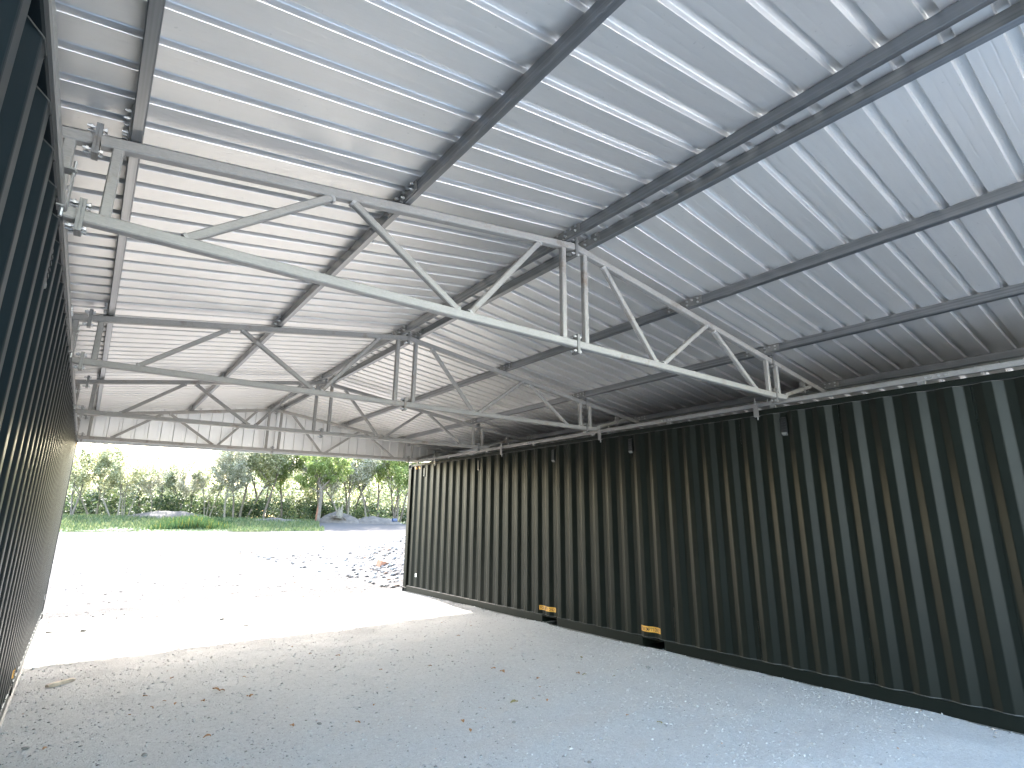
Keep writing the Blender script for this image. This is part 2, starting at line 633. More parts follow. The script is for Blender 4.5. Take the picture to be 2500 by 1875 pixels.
# ------------------------------------------------------------------ shipping containers
PITCH, DEPTH = 0.278, 0.036
Y_REF = 1.66                       # start of one proud flat


def corr(y):
    """0 on the proud flat, DEPTH in the groove"""
    t = (y - Y_REF) % PITCH
    if t <= 0.072:
        return 0.0
    if t <= 0.140:
        return DEPTH * (t - 0.072) / 0.068
    if t <= 0.210:
        return DEPTH
    return DEPTH * (1 - (t - 0.210) / 0.068)


def corr_breaks(y0, y1, fine=False):
    ys = {y0, y1}
    k0 = int((y0 - Y_REF) // PITCH) - 1
    k1 = int((y1 - Y_REF) // PITCH) + 1
    e = 0.006
    for k in range(k0, k1 + 1):
        for t in (0.0, 0.072, 0.140, 0.210):
            for d in (-e, 0.0, e):
                y = Y_REF + k * PITCH + t + d
                if y0 < y < y1:
                    ys.add(y)
    return sorted(ys)


def corr_soft(y):
    e = 0.006
    return (corr(y - e) + corr(y + e) + corr(y)) / 3


def wall_strip(y0, y1, z0, z1, xface, s, off):
    """a strip that follows the corrugated wall; s=+1 when the wall's back is at +x"""
    mb = MB()
    ys = corr_breaks(y0, y1)
    v = []
    for y in ys:
        x = xface + s * (corr_soft(y) - off)
        v += [(x, y, z0), (x, y, z1)]
    f = [(2 * i, 2 * i + 2, 2 * i + 3, 2 * i + 1) for i in range(len(ys) - 1)]
    mb.add(v, f)
    return mb


def letters(text, y0, y1, zc, hgt, xface, s, off, parent):
    """flat print laid on the corrugation; reads from the inside of the yard"""
    cu = bpy.data.curves.new('lettering', 'FONT')
    cu.body = text
    cu.size = 1.0
    cu.resolution_u = 2
    cu.offset = 0.012
    to = bpy.data.objects.new('lettering_source', cu)
    COL.objects.link(to)
    dg = bpy.context.evaluated_depsgraph_get()
    me = bpy.data.meshes.new_from_object(to.evaluated_get(dg))
    bpy.data.objects.remove(to)
    bpy.data.curves.remove(cu)
    bm = bmesh.new()
    bm.from_mesh(me)
    bmesh.ops.triangulate(bm, faces=bm.faces)
    xs = [v.co.x for v in bm.verts]
    ysx = [v.co.y for v in bm.verts]
    a, b, c, d = min(xs), max(xs), min(ysx), max(ysx)
    for q in np.linspace(0, 1, 40)[1:-1]:
        geom = bm.verts[:] + bm.edges[:] + bm.faces[:]
        bmesh.ops.bisect_plane(bm, geom=geom, plane_co=(a + (b - a) * q, 0, 0), plane_no=(1, 0, 0))
    loc = world_loc(parent)
    for v in bm.verts:
        t = (v.co.x - a) / (b - a)
        y = y0 + (y1 - y0) * t
        z = zc + ((v.co.y - c) / (d - c) - 0.5) * hgt
        v.co = Vector((xface + s * (corr_soft(y) - off), y, z)) - loc
    bm.to_mesh(me)
    bm.free()
    me.name = 'lettering'
    return link('lettering', me, M['ink'], parent)


def casting_mesh():
    bm = bmesh.new()
    bmesh.ops.create_cube(bm, size=1.0)
    for v in bm.verts:
        v.co = Vector((v.co.x * 0.162, v.co.y * 0.178, v.co.z * 0.118))
    for f in list(bm.faces):
        if abs(f.normal.z) < 0.5:
            r = bmesh.ops.inset_individual(bm, faces=[f], thickness=0.034, depth=0)
            bmesh.ops.inset_individual(bm, faces=[f], thickness=0.006, depth=-0.03)
            f.material_index = 1
    bmesh.ops.bevel(bm, geom=[e for e in bm.edges if e.calc_face_angle(0) > 1.4 and e.calc_length() > 0.11], offset=0.006, segments=1, affect='EDGES')
    me = bpy.data.meshes.new('corner_casting')
    bm.to_mesh(me)
    bm.free()
    return me


CAST = {}


def container(xface, s, paint, label):
    """xface: inner face towards the drive; s=+1 when the body lies towards +x"""
    root = empty('shipping_container', (xface + s * CW / 2, (YF + YN) / 2, 0.0), label, 'container')
    P = M[paint]
    xo = xface + s * CW                       # outer side
    lo, hi = min(xface, xo), max(xface, xo)
    if paint not in CAST:
        me = casting_mesh()
        me.materials.append(P)
        me.materials.append(M['black'])
        CAST[paint] = me
    for yy in (YN + 0.089, YF - 0.089):
        for xx in (lo + 0.081 - 0.006, hi - 0.081 + 0.006):
            for zz in (0.061, H - 0.057):
                o = link('corner_casting', CAST[paint], None, root)
                o.location = Vector((xx, yy, zz)) - root.location
            mb = MB()
            y0, y1 = (yy - 0.083, yy + 0.062) if yy < 5 else (yy - 0.062, yy + 0.083)
            mb.bar((xx, (y0 + y1) / 2, 0.12), (xx, (y0 + y1) / 2, H - 0.116), 0.15, y1 - y0, (1, 0, 0), 0.012)
            mb.build('corner_post', P, root)
    # side wall towards the drive, panel by panel between the weld seams
    xw = xface + s * 0.006
    ya, yb = YN + 0.175, YF - 0.175
    seams = [ya] + [1.262 + 1.112 * k for k in range(-1, 11) if ya + 0.3 < 1.262 + 1.112 * k < yb - 0.3] + [yb]
    for a, b in zip(seams[:-1], seams[1:]):
        wall_strip(a, b - 0.0025, 0.160, H - 0.055, xw, s, 0.0).build('wall_panel', P, root)
    wall_strip(ya, yb, 0.158, 0.1655, xw, s, 0.005).build('weld_bead', M['bead'], root)
    wall_strip(ya, yb, H - 0.064, H - 0.0585, xw, s, 0.004).build('weld_bead', M['bead'], root)
    # thin seam lines where two panels meet
    # bottom rail with fork pockets
    pk = [(6.764, 7.112), (4.742, 5.090)]
    cuts = [ya - 0.005] + [q for p in sorted(pk) for q in p] + [yb + 0.005]
    for a, b in zip(cuts[0::2], cuts[1::2]):
        x0 = xface + s * 0.002
        pr = [(x0, 0.040), (x0, 0.152), (x0 + s * 0.006, 0.1575), (x0 + s * 0.075, 0.1575), (x0 + s * 0.075, 0.150), (x0 + s * 0.008, 0.150), (x0 + s * 0.008, 0.040)]
        MB().extrude_y(pr, a, b).build('bottom_rail', P, root)
    x0 = xface - s * 0.014
    pr = [(x0, 0.026), (x0, 0.037), (x0 + s * 0.09, 0.037), (x0 + s * 0.09, 0.026)]
    MB().extrude_y(pr, ya - 0.004, yb + 0.004).build('bottom_lip', M['worn'], root)
    for a, b in pk:
        x1, x2 = xface + s * 0.004, xo - s * 0.01
        mb = MB()
        for lo_, hi_ in (((min(x1, x2), a - 0.006, 0.0385), (max(x1, x2), b + 0.006, 0.0445)),
                         ((min(x1, x2), a - 0.006, 0.141), (max(x1, x2), b + 0.006, 0.1475)),
                         ((min(x1, x2), a - 0.006, 0.0455), (max(x1, x2), a, 0.140)),
                         ((min(x1, x2), b, 0.0455), (max(x1, x2), b + 0.006, 0.140)),
                         ((min(x2, x2 - s * 0.01), a + 0.001, 0.0455), (max(x2, x2 - s * 0.01), b - 0.001, 0.140))):
            mb.box(lo_, hi_)
        mb.build('fork_pocket', P, root)
    # top rail
    xm = xface + s * 0.030
    MB().bar((xm, ya - 0.006, H - 0.029), (xm, yb + 0.006, H - 0.029), 0.056, 0.058, (1, 0, 0), 0.006).build('top_rail', P, root)
    xm = xo - s * 0.030
    MB().bar((xm, ya - 0.006, H - 0.029), (xm, yb + 0.006, H - 0.029), 0.056, 0.058, (1, 0, 0), 0.006).build('top_rail', P, root)
    MB().bar((xm, ya - 0.006, 0.10), (xm, yb + 0.006, 0.10), 0.05, 0.12, (1, 0, 0), 0.006).build('bottom_rail', P, root)
    # outer wall, end walls, roof
    wall_strip(ya, yb, 0.16, H - 0.058, xo - s * 0.006, -s, 0.0).build('outer_wall', P, root)
    for yy, sg in ((YF - 0.05, -1), (YN + 0.05, 1)):
        mb = MB()
        xs = np.arange(lo + 0.16, hi - 0.15, 0.035)
        v = []
        for i, x in enumerate(xs):
            dy = sg * (0.0, 0.0, 0.02, 0.04, 0.04, 0.04, 0.02)[i % 7]
            v += [(x, yy + dy, 0.12), (x, yy + dy, H - 0.10)]
        mb.add(v, [(2 * i, 2 * i + 2, 2 * i + 3, 2 * i + 1) for i in range(len(xs) - 1)])
        mb.build('end_wall', P, root)
        mb = MB()
        mb.box((lo + 0.155, yy - 0.04, 0.05), (hi - 0.155, yy + 0.04, 0.125))
        mb.build('end_sill', P, root)
        mb = MB()
        mb.box((lo + 0.155, yy - 0.04, H - 0.105), (hi - 0.155, yy + 0.04, H - 0.004))
        mb.build('end_header', P, root)
    mb = MB()
    ys = np.arange(YN + 0.18, YF - 0.17, 0.0475)
    v = []
    for i, y in enumerate(ys):
        z = H - 0.03 + (0.0, 0.018, 0.018, 0.0)[i % 4]
        v += [(lo + 0.06, y, z), (hi - 0.06, y, z)]
    mb.add(v, [(2 * i, 2 * i + 1, 2 * i + 3, 2 * i + 2) for i in range(len(ys) - 1)])
    mb.build('container_roof', P, root)
    mb = MB()
    mb.box((lo + 0.08, YN + 0.19, 0.150), (hi - 0.08, YF - 0.19, 0.158))
    mb.build('container_floor', M['wood_brown'], root)
    # vents in the grooves just under the top rail
    for yv in (11.242, 9.008, 6.796, 5.137, 2.925, 0.73):
        k = round((yv - Y_REF - 0.175) / PITCH)
        yv = Y_REF + 0.175 + PITCH * k
        xb = xw + s * DEPTH
        mb = MB()
        w, d = 0.031, 0.026
        zz = (2.585, 2.600, 2.765, 2.780)
        pr = [(xb, zz[0]), (xb - s * d, zz[1]), (xb - s * d, zz[2]), (xb, zz[3])]
        mb.extrude_y(pr, yv - w, yv + w)
        vent = mb.build('vent', M['vent'], root)
        for k2 in range(4):
            z = 2.63 + 0.03 * k2
            MB().box((min(xb - s * d, xb - s * (d + 0.005)), yv - w * 0.75, z), (max(xb - s * d, xb - s * (d + 0.005)), yv + w * 0.75, z + 0.010)).build('louvre', M['vent'], vent)
        MB().extrude_y([(xb - s * 0.002, 2.568), (xb - s * (d + 0.004), 2.586), (xb - s * (d + 0.004), 2.603), (xb - s * 0.002, 2.584)], yv - w * 0.9, yv + w * 0.9).build('drip_lip', M['vent_lip'], vent)
    # printed stickers
    for a, b in ((6.823, 7.198), (4.798, 5.126)):
        st = wall_strip(a, b, 0.222, 0.290, xw, s, 0.004).build('orange_sticker', M['orange'], root)
        # the words run so that they read from the drive
        ya_, yb_ = (b - 0.018, a + 0.018) if s > 0 else (a + 0.018, b - 0.018)
        letters('FOR EMPTY ONLY', ya_, yb_, 0.256, 0.045, xw, s, 0.0055, st)
    wall_strip(11.455, 11.789, 2.765, 2.826, xw, s, 0.004).build('hazard_sticker', M['hazard'], root)
    wall_strip(11.395, 11.468, 0.375, 0.452, xw, s, 0.004).build('white_sticker', M['white'], root)
    return root


container(XR, 1, 'paint_green', 'dark olive green corrugated shipping container along the right side of the drive')
container(XL, -1, 'paint_teal', 'dark blue-green corrugated shipping container close by at the left edge')

# ------------------------------------------------------------------ roof trusses
def bolt_mesh(name, head, length, r=0.0065, hr=0.012):
    mb = MB()
    mb.cyl((0, 0, -length / 2), (0, 0, length / 2), r, 8)
    mb.cyl((0, 0, length / 2 - head), (0, 0, length / 2), hr, 6)
    mb.cyl((0, 0, -length / 2 + 0.012), (0, 0, -length / 2 + 0.012 + head), hr, 6)
    me = bpy.data.meshes.new(name)
    me.from_pydata(mb.v, [], mb.f)
    me.materials.append(M['bolt'])
    return me


BOLT_S = bolt_mesh('bolt', 0.009, 0.075)
BOLT_C = bolt_mesh('bolt', 0.008, 0.062, 0.0055, 0.011)


def bolt(me, parent, loc, axis):
    o = link('bolt', me, None, parent)
    o.location = Vector(loc) - world_loc(parent)
    o.rotation_euler = Vector(axis).to_track_quat('Z', 'Y').to_euler()
    return o


PURLIN_X = [-1.55, -0.07, 1.34, 2.735, 2.955, 4.31, 5.70, 7.10]
CH = 0.056                         # chord size


def splice(root, x, z, Y, tall):
    """two end plates face to face, bolted through along x"""
    pl = MB()
    pl.box((x - 0.013, Y - 0.036, z - tall / 2), (x - 0.0005, Y + 0.036, z + tall / 2))
    pl.box((x + 0.0005, Y - 0.036, z - tall / 2), (x + 0.013, Y + 0.036, z + tall / 2))
    p = pl.build('splice_plate', M['plate'], root)
    for dz in (-tall / 2 + 0.02, tall / 2 - 0.02):
        for dy in (-0.019, 0.019):
            bolt(BOLT_S, p, (x - 0.008, Y + dy, z + dz), (1, 0, 0))


def truss(Y):
    root = empty('roof_truss', (XC, Y, bottom_z(XC)))
    T = M['truss']
    xs_l, xs_r = -0.21, 5.853

    def seg(name, x0, z0, x1, z1, w=CH, h=CH, mat=T):
        return MB().bar((x0, Y, z0), (x1, Y, z1), w, h).build(name, mat, root)

    e = 0.0135
    seg('top_chord', xs_l + e, chord_z(xs_l + e), XC - e, chord_z(XC - e))
    seg('top_chord', XC + e, chord_z(XC + e), xs_r - e, chord_z(xs_r - e))
    seg('bottom_chord', xs_l + e, bottom_z(xs_l), XC - e, bottom_z(XC))
    seg('bottom_chord', XC + e, bottom_z(XC), xs_r - e, bottom_z(xs_r))
    # webs: (x at the foot, x at the head)
    q = CH / 2 - 0.004
    for xb, xt in ((0.19, 0.875), (1.755, 0.995), (1.845, 2.455), (3.80, 3.16), (3.90, 4.62), (5.46, 4.75)):
        w_ = seg('web', xb, bottom_z(xb) + q, xt, chord_z(xt) - q, 0.042, 0.042)
        a_, b_ = Vector((xb, Y, bottom_z(xb) + q)), Vector((xt, Y, chord_z(xt) - q))
        d_ = (b_ - a_).normalized()
        MB().bar(a_ - d_ * 0.002, a_ + d_ * 0.014, 0.052, 0.056, c=0.012).build('weld', M['weld'], w_)
        MB().bar(b_ - d_ * 0.014, b_ + d_ * 0.002, 0.052, 0.056, c=0.012).build('weld', M['weld'], w_)
    for x in (-0.128, 2.702, 2.938, 5.742):
        seg('post', x, bottom_z(x) + q, x, chord_z(x) - q, 0.045, 0.045)
    # end pieces that rest on the container rails
    for sg, xs_, xf in ((-1, xs_l, XL), (1, xs_r, XR)):
        xe = xs_ + sg * 1.36
        seg('end_chord', xs_ + sg * e, chord_z(xs_ + sg * e), xe, chord_z(xe))
        xn = xs_ + sg * 0.26
        seg('end_tie', xs_ + sg * e, bottom_z(xs_), xn, bottom_z(xs_) + 0.014)
        xp = xs_ + sg * 0.092
        seg('end_post', xp, bottom_z(xp) + q, xp, chord_z(xp) - q, 0.045, 0.045)
        xt = xs_ + sg * 0.90
        seg('end_brace', xn - sg * 0.03, bottom_z(xs_) + 0.035, xt, chord_z(xt) - q, 0.042, 0.042)
        xk = xs_ + sg * 0.70
        MB().box((xk - 0.02, Y - 0.025, chord_z(xk) - 0.16), (xk + 0.02, Y + 0.025, chord_z(xk) - 0.03)).build('spacer_block', M['plate'], root)
    for x in (xs_l, XC, xs_r):
        splice(root, x, chord_z(x) + (-0.006 if x == XC else 0), Y, 0.155)
        splice(root, x, bottom_z(x), Y, 0.155)
    # cleats that carry the purlins
    for x in PURLIN_X:
        zb = chord_z(x) + 0.030
        x0 = x - 0.026
        mb = MB().box((x0 - 0.007, Y - 0.195, zb + 0.004), (x0, Y + 0.195, zb + 0.076))
        mb.box((x0 - 0.028, Y - 0.026, zb - 0.003), (x0 - 0.0075, Y + 0.026, zb + 0.004))
        c = mb.build('purlin_cleat', M['plate'], root)
        for sy in (-1, 1):
            for k, dy in enumerate((0.045, 0.10, 0.16)):
                for dz in (0.020, 0.058):
                    if k == 1 and dz < 0.03:
                        continue
                    bolt(BOLT_C, c, (x0 - 0.001, Y + sy * dy, zb + dz), (1, 0, 0))
    return root


t0 = truss(TY[3])
TR = {3: t0}
for k in (0, 1, 2, 4):
    c = copy_tree(t0)
    c.location = (XC, TY[k], bottom_z(XC))
    TR[k] = c
TLAB = {0: 'galvanised steel truss at the far end, against the gable cladding above the opening',
        1: 'galvanised steel roof truss, third from the camera, just before the gable end',
        2: 'galvanised steel roof truss in the middle, second one from the camera',
        3: 'nearest visible galvanised steel roof truss, large with rust stains on its top chord',
        4: 'galvanised steel roof truss at the front edge of the canopy, overhead of the camera'}
for k, o in TR.items():
    tag(o, TLAB[k], 'truss', 'galvanised trusses carrying the roof')

# ------------------------------------------------------------------ purlins, one length per bay
def purlin_mesh(x, length):
    """cold-formed lipped channel, web towards -x, standing on the chord"""
    w, h, t, lip = 0.048, 0.080, 0.0028, 0.016
    r = 0.005
    pr = [(-w / 2, r), (-w / 2 + r * 0.3, r * 0.3), (-w / 2 + r, 0), (w / 2 - r, 0), (w / 2, r), (w / 2, lip), (w / 2 - t, lip), (w / 2 - t, t),
          (-w / 2 + t, t), (-w / 2 + t, h - t), (w / 2 - t, h - t), (w / 2 - t, h - lip), (w / 2, h - lip), (w / 2, h - r), (w / 2 - r, h), (-w / 2 + r, h), (-w / 2, h - r)]
    sl = SL if x < XC else -SR
    pr = [(p[0], p[1] + sl * p[0]) for p in pr]
    mb = MB().extrude_y(pr, 0, length)
    me = bpy.data.meshes.new('purlin')
    me.from_pydata(mb.v, [], mb.f)
    bm = bmesh.new()
    bm.from_mesh(me)
    bmesh.ops.recalc_face_normals(bm, faces=bm.faces)
    bm.to_mesh(me)
    bm.free()
    return me


LINE = ['over the left container', 'along the left edge', 'midway up the left slope', 'just left of the ridge', 'just right of the ridge',
        'midway down the right slope', 'low on the right slope', 'in the shade above the right container']
BAY = ['between the gable and the third truss', 'between the third and second trusses', 'between the second and nearest trusses', 'overhead in front of the nearest truss']
for i, x in enumerate(PURLIN_X):
    for b in range(4):
        y0 = TY[b + 1] + 0.004
        y1 = TY[b] - 0.004
        if b == 0:
            y1 = ROOF_Y1 - 0.09
        if b == 3:
            y0 = ROOF_Y0 + 0.02
        o = link('purlin', purlin_mesh(x, y1 - y0), M['purlin'])
        o.location = (x, y0, chord_z(x) + 0.0302)
        tag(o, 'steel purlin %s, %s' % (LINE[i], BAY[b]), 'purlin', 'galvanised purlins under the roof sheets')

# ------------------------------------------------------------------ roof sheets
def rib_profile(pitch=0.2):
    """(offset along the run, height above the pan) for one pitch, rib starting at 0"""
    return [(0.000, 0.0), (0.0015, 0.003), (0.004, 0.031), (0.007, 0.034), (0.051, 0.034), (0.054, 0.031), (0.0565, 0.003), (0.058, 0.0),
            (0.098, 0.0), (0.102, 0.00025), (0.106, 0.00025), (0.110, 0.0),
            (0.148, 0.0), (0.152, 0.00025), (0.156, 0.00025), (0.160, 0.0)]




def roof_sheet(xa, xb, y0, npitch, lift, root):
    mb = MB()
    nrm = SL if xa < XC else -SR
    pts = []
    for k in range(npitch):
        pts += [(y0 + 0.2 * k + a, h) for a, h in rib_profile()]
    pts = pts + [(y0 + 0.2 * npitch, 0.0), (y0 + 0.2 * npitch + 0.0015, 0.003), (y0 + 0.2 * npitch + 0.008, 0.027)]   # side lap
    pts = [(a, h) for a, h in pts if a <= ROOF_Y1]
    v = []
    for a, h in pts:
        v += [(xa, a, sheet_z(xa) + h + lift), (xb, a, sheet_z(xb) + h + lift)]
    mb.add(v, [(2 * i, 2 * i + 1, 2 * i + 3, 2 * i + 2) for i in range(len(pts) - 1)])
    return mb.build('roof_sheet', M['roof_sheet'], root)


roof = empty('sheet_roof', (XC, 6.0, sheet_z(XC)), 'double-pitched roof of pale grey ribbed steel sheets over the drive', 'roof')
k = 0
y = -0.2
while y < ROOF_Y1:
    lift = 0.0012 * (k % 2)
    roof_sheet(EAVE_L, XC - 0.035, y, 5, lift, roof)
    roof_sheet(XC + 0.035, EAVE_R, y, 5, lift, roof)
    y += 1.0
    k += 1
for xe in (EAVE_L + 0.16, EAVE_R - 0.16):
    MB().box((xe - 0.02, ROOF_Y0 + 0.01, H + 0.003), (xe + 0.02, ROOF_Y1 - 0.12, sheet_z(xe) - 0.012)).build('eave_closure', M['trim'], roof)
rz = sheet_z(XC) + 0.036
MB().add([(XC - 0.17, -0.2, rz - 0.17 * SL), (XC, -0.2, rz + 0.004), (XC + 0.17, -0.2, rz - 0.17 * SR),
          (XC - 0.17, ROOF_Y1, rz - 0.17 * SL), (XC, ROOF_Y1, rz + 0.004), (XC + 0.17, ROOF_Y1, rz - 0.17 * SR)],
         [(0, 1, 4, 3), (1, 2, 5, 4)]).build('ridge_cap', M['roof_sheet'], roof)

# ------------------------------------------------------------------ gable cladding at the far end
GY0 = 11.955


def gable_bottom(x):
    return 2.866 + 0.0168 * x


gable = empty('gable_cladding', (XC, GY0, gable_bottom(XC)), 'pale grey ribbed sheet gable panel hanging above the far opening', 'cladding')
x = EAVE_L + 0.02
while x < EAVE_R - 0.05:
    xe = min(x + 1.0, EAVE_R - 0.02)
    pts = []
    k = 0
    while x + 0.2 * k < xe - 1e-6:
        pts += [(x + 0.2 * k + a, h) for a, h in rib_profile() if x + 0.2 * k + a < xe]
        k += 1
    pts.append((xe + 0.001, 0.0))
    if any(p[0] < XC < q[0] for p, q in zip(pts[:-1], pts[1:])):
        pts.append((XC, 0.0))
        pts.sort()
    v = []
    for a, h in pts:
        v += [(a, GY0 + h, gable_bottom(a) + 0.03), (a, GY0 + h, sheet_z(a) - 0.003)]
    MB().add(v, [(2 * i, 2 * i + 2, 2 * i + 3, 2 * i + 1) for i in range(len(pts) - 1)]).build('gable_sheet', M['gable_sheet'], gable)
    x += 1.0
for xa, xb in ((XL - 0.02, XC), (XC, XR + 0.03)):
    mb = MB()
    za, zb = gable_bottom(xa), gable_bottom(xb)
    sec = [(-0.006, 0.062), (-0.004, 0.060), (-0.004, 0.004), (0.0, 0.0), (0.045, 0.0), (0.045, 0.05), (0.043, 0.05), (0.043, 0.003), (0.001, 0.003), (-0.002, 0.006)]
    v = [(xa + 0.0015, GY0 + p, za + q) for p, q in sec] + [(xb - 0.0015, GY0 + p, zb + q) for p, q in sec]
    n = len(sec)
    mb.add(v, [(i, (i + 1) % n, n + (i + 1) % n, n + i) for i in range(n)])
    mb.build('drip_trim', M['trim'], gable)
for xa, xb in ((EAVE_L, XC), (XC, EAVE_R)):
    MB().add([(xa, ROOF_Y1 + 0.004, sheet_z(xa) + 0.05), (xb, ROOF_Y1 + 0.004, sheet_z(xb) + 0.05), (xb, ROOF_Y1 + 0.004, sheet_z(xb) - 0.12), (xa, ROOF_Y1 + 0.004, sheet_z(xa) - 0.12),
              (xa, ROOF_Y1 - 0.10, sheet_z(xa) + 0.05), (xb, ROOF_Y1 - 0.10, sheet_z(xb) + 0.05)],
             [(0, 1, 2, 3), (0, 1, 5, 4)]).build('verge_flashing', M['trim'], gable)

# ------------------------------------------------------------------ mounting rails and hold-down clamps on the containers
for xr, s, lab, cl in ((XR + 0.018, 1, 'long square galvanised rail fixed along the top of the right container', (3.22, 5.71, 8.23, 10.73)),
                       (XL - 0.030, -1, 'square galvanised rail along the top of the left container', (2.62, 5.1, 7.6, 10.1))):
    rail = empty('mounting_rail', (xr, 6.0, 2.95), lab, 'rail')
    cuts = [YN, 1.486, 4.493, 7.468, 10.54, YF - 0.02]
    for a, b in zip(cuts[:-1], cuts[1:]):
        MB().bar((xr, a + 0.001, 2.950), (xr, b - 0.001, 2.950), 0.05, 0.05, (1, 0, 0), 0.005).build('rail_length', M['rail'], rail)
    for a in cuts[1:-1]:
        xp = xr - s * 0.0265
        p = MB().box((xp - 0.0015, a - 0.10, 2.930), (xp + 0.0015, a + 0.10, 2.971)).build('joint_plate', M['rail'], rail)
        for d in (-0.075, -0.027, 0.027, 0.075):
            me = MB().cyl((xp - s * 0.010, a + d, 2.951), (xp, a + d, 2.951), 0.011, 6)
            me.build('bolt', M['bolt'], p)
    for k in range(9):
        yk = YN + 0.3 + k * 1.43
        MB().box((xr - 0.02, yk, H + 0.0006), (xr + 0.02, yk + 0.06, 2.9245)).build('packer', M['plate'], rail)
    for n_, yc in enumerate(cl):
        xq = xr - s * 0.055
        side = 'right' if s > 0 else 'left'
        order = {3.22: 'beside the nearest truss', 5.71: 'beside the second truss', 8.23: 'beside the third truss', 10.73: 'nearest the far corner post',
                 2.62: 'just below the nearest truss', 5.1: 'second from the camera', 7.6: 'third from the camera', 10.1: 'nearest the far end'}[yc]
        c = empty('hold_down_clamp', (xq, yc, 2.80), 'small galvanised clamp gripping the %s container rail, %s' % (side, order), 'clamp', 'clamps holding the rails to the containers')
        MB().box((xq - 0.003, yc - 0.030, 2.818), (xq + 0.003, yc + 0.030, 2.955)).build('clamp_plate', M['rail'], c)
        MB().box((min(xq, xq + s * 0.03), yc - 0.028, 2.8115), (max(xq, xq + s * 0.03), yc + 0.028, 2.8175)).build('clamp_foot', M['rail'], c)
        MB().box((min(xq - s * 0.004, xr + s * 0.05), yc - 0.028, 2.9765), (max(xq - s * 0.004, xr + s * 0.05), yc + 0.028, 2.983)).build('clamp_strap', M['rail'], c)
        MB().cyl((xq + s * 0.013, yc - 0.008, 2.775), (xq + s * 0.013, yc - 0.008, 2.811), 0.008, 8).build('bolt', M['bolt'], c)
        mb = MB().cyl((xq + s * 0.002, yc + 0.004, 2.956), (xq + s * 0.002, yc + 0.004, 3.03), 0.0055, 8)
        mb.cyl((xq + s * 0.002, yc + 0.004, 2.9835), (xq + s * 0.002, yc + 0.004, 2.993), 0.011, 6)
        mb.build('threaded_rod', M['bolt'], c)
        MB().cyl((xr + s * 0.04, yc - 0.10, 2.93), (xr + s * 0.04, yc - 0.10, 3.02), 0.0055, 8).build('threaded_rod', M['bolt'], c)

# ------------------------------------------------------------------ loose gravel, stones, leaves
def rock_arrays(cx, cy, cz, r, seed, flat=0.6):
    """octahedral pebbles, jittered; arrays of centres and sizes"""
    g_ = np.random.default_rng(seed)
    n = len(cx)
    base = np.array([(1, 0, 0), (-1, 0, 0), (0, 1, 0), (0, -1, 0), (0, 0, 1), (0, 0, -1)], float)
    P = np.repeat(base[None], n, 0) * (0.65 + 0.7 * g_.random((n, 6, 1)))
    P = P + 0.25 * (g_.random((n, 6, 3)) - 0.5)
    P[:, :, 2] *= flat
    a = g_.random(n) * 6.283
    ca, sa = np.cos(a)[:, None], np.sin(a)[:, None]
    st = 0.8 + 0.9 * g_.random((n, 1))
    px, py = P[:, :, 0] * st, P[:, :, 1]
    X = px * ca - py * sa
    Y = px * sa + py * ca
    V = np.stack([X, Y, P[:, :, 2]], -1) * r[:, None, None] + np.stack([cx, cy, cz], -1)[:, None, :]
    tri = np.array([(0, 2, 4), (2, 1, 4), (1, 3, 4), (3, 0, 4), (2, 0, 5), (1, 2, 5), (3, 1, 5), (0, 3, 5)])
    F = (tri[None] + (np.arange(n) * 6)[:, None, None]).reshape(-1, 3)
    return V.reshape(-1, 3), F


n = 52000
d = 2.3 * (14.0 / 2.3) ** rng.random(n)           # denser close to the viewer
ang = rng.uniform(-0.10, 1.25, n)
px = d * np.sin(ang)
py = d * np.cos(ang)
keep = (px > XL - 0.25) & ((px < XR + 0.02) | (py > YF + 0.1)) & (py < 18)
px, py, d = px[keep], py[keep], d[keep]
pr_ = 0.0025 + 0.009 * rng.random(len(px)) ** 5 + 0.0002 * d
cl_ = vnoise(px * 1.7, py * 1.7, LAT[2]) + 0.5
keep = rng.random(len(px)) < 0.35 + 0.9 * cl_
px, py, pr_ = px[keep], py[keep], pr_[keep]
V, F = rock_arrays(px, py, ground_z(px, py) + pr_ * 0.12, pr_, 11)
o = numpy_mesh('loose_gravel', V, F, M['pebble'])
tag(o, 'fine loose gravel scattered over the whole yard', 'gravel', kind='stuff')
n = 2600
py = rng.uniform(1.0, 12.0, n)
side_ = rng.random(n) < 0.72
off_ = 0.30 * rng.random(n) ** 2.2
px = np.where(side_, XR + 0.03 - off_, XL - 0.03 + off_)
pr_ = 0.003 + 0.010 * rng.random(n) ** 4
V, F = rock_arrays(px, py, ground_z(px, py) + pr_ * 0.3, pr_, 14, 0.8)
tag(numpy_mesh('kicked_up_gravel', V, F, M['pebble']), 'coarser gravel gathered along the foot of the containers', 'gravel', kind='stuff')
n = 26000
px = rng.uniform(-4, 26, n)
py = 11.5 + 50 * rng.random(n) ** 1.6
keep = (px < 1.0 + py * 0.62) & (px > -1.5) & ~((px > XR - 0.1) & (px < XR + CW + 0.1) & (py < YF + 0.1))
cl_ = vnoise(px * 0.5, py * 0.5, LAT[1]) + 0.5
keep &= rng.random(n) < 0.15 + 1.2 * cl_ ** 2
px, py = px[keep], py[keep]
pr_ = 0.006 + 0.024 * rng.random(len(px)) ** 4
V, F = rock_arrays(px, py, ground_z(px, py) + pr_ * 0.1, pr_, 12)
o = numpy_mesh('yard_stones', V, F, M['clod'])
tag(o, 'small stones strewn over the sunlit open yard', 'gravel', kind='stuff')


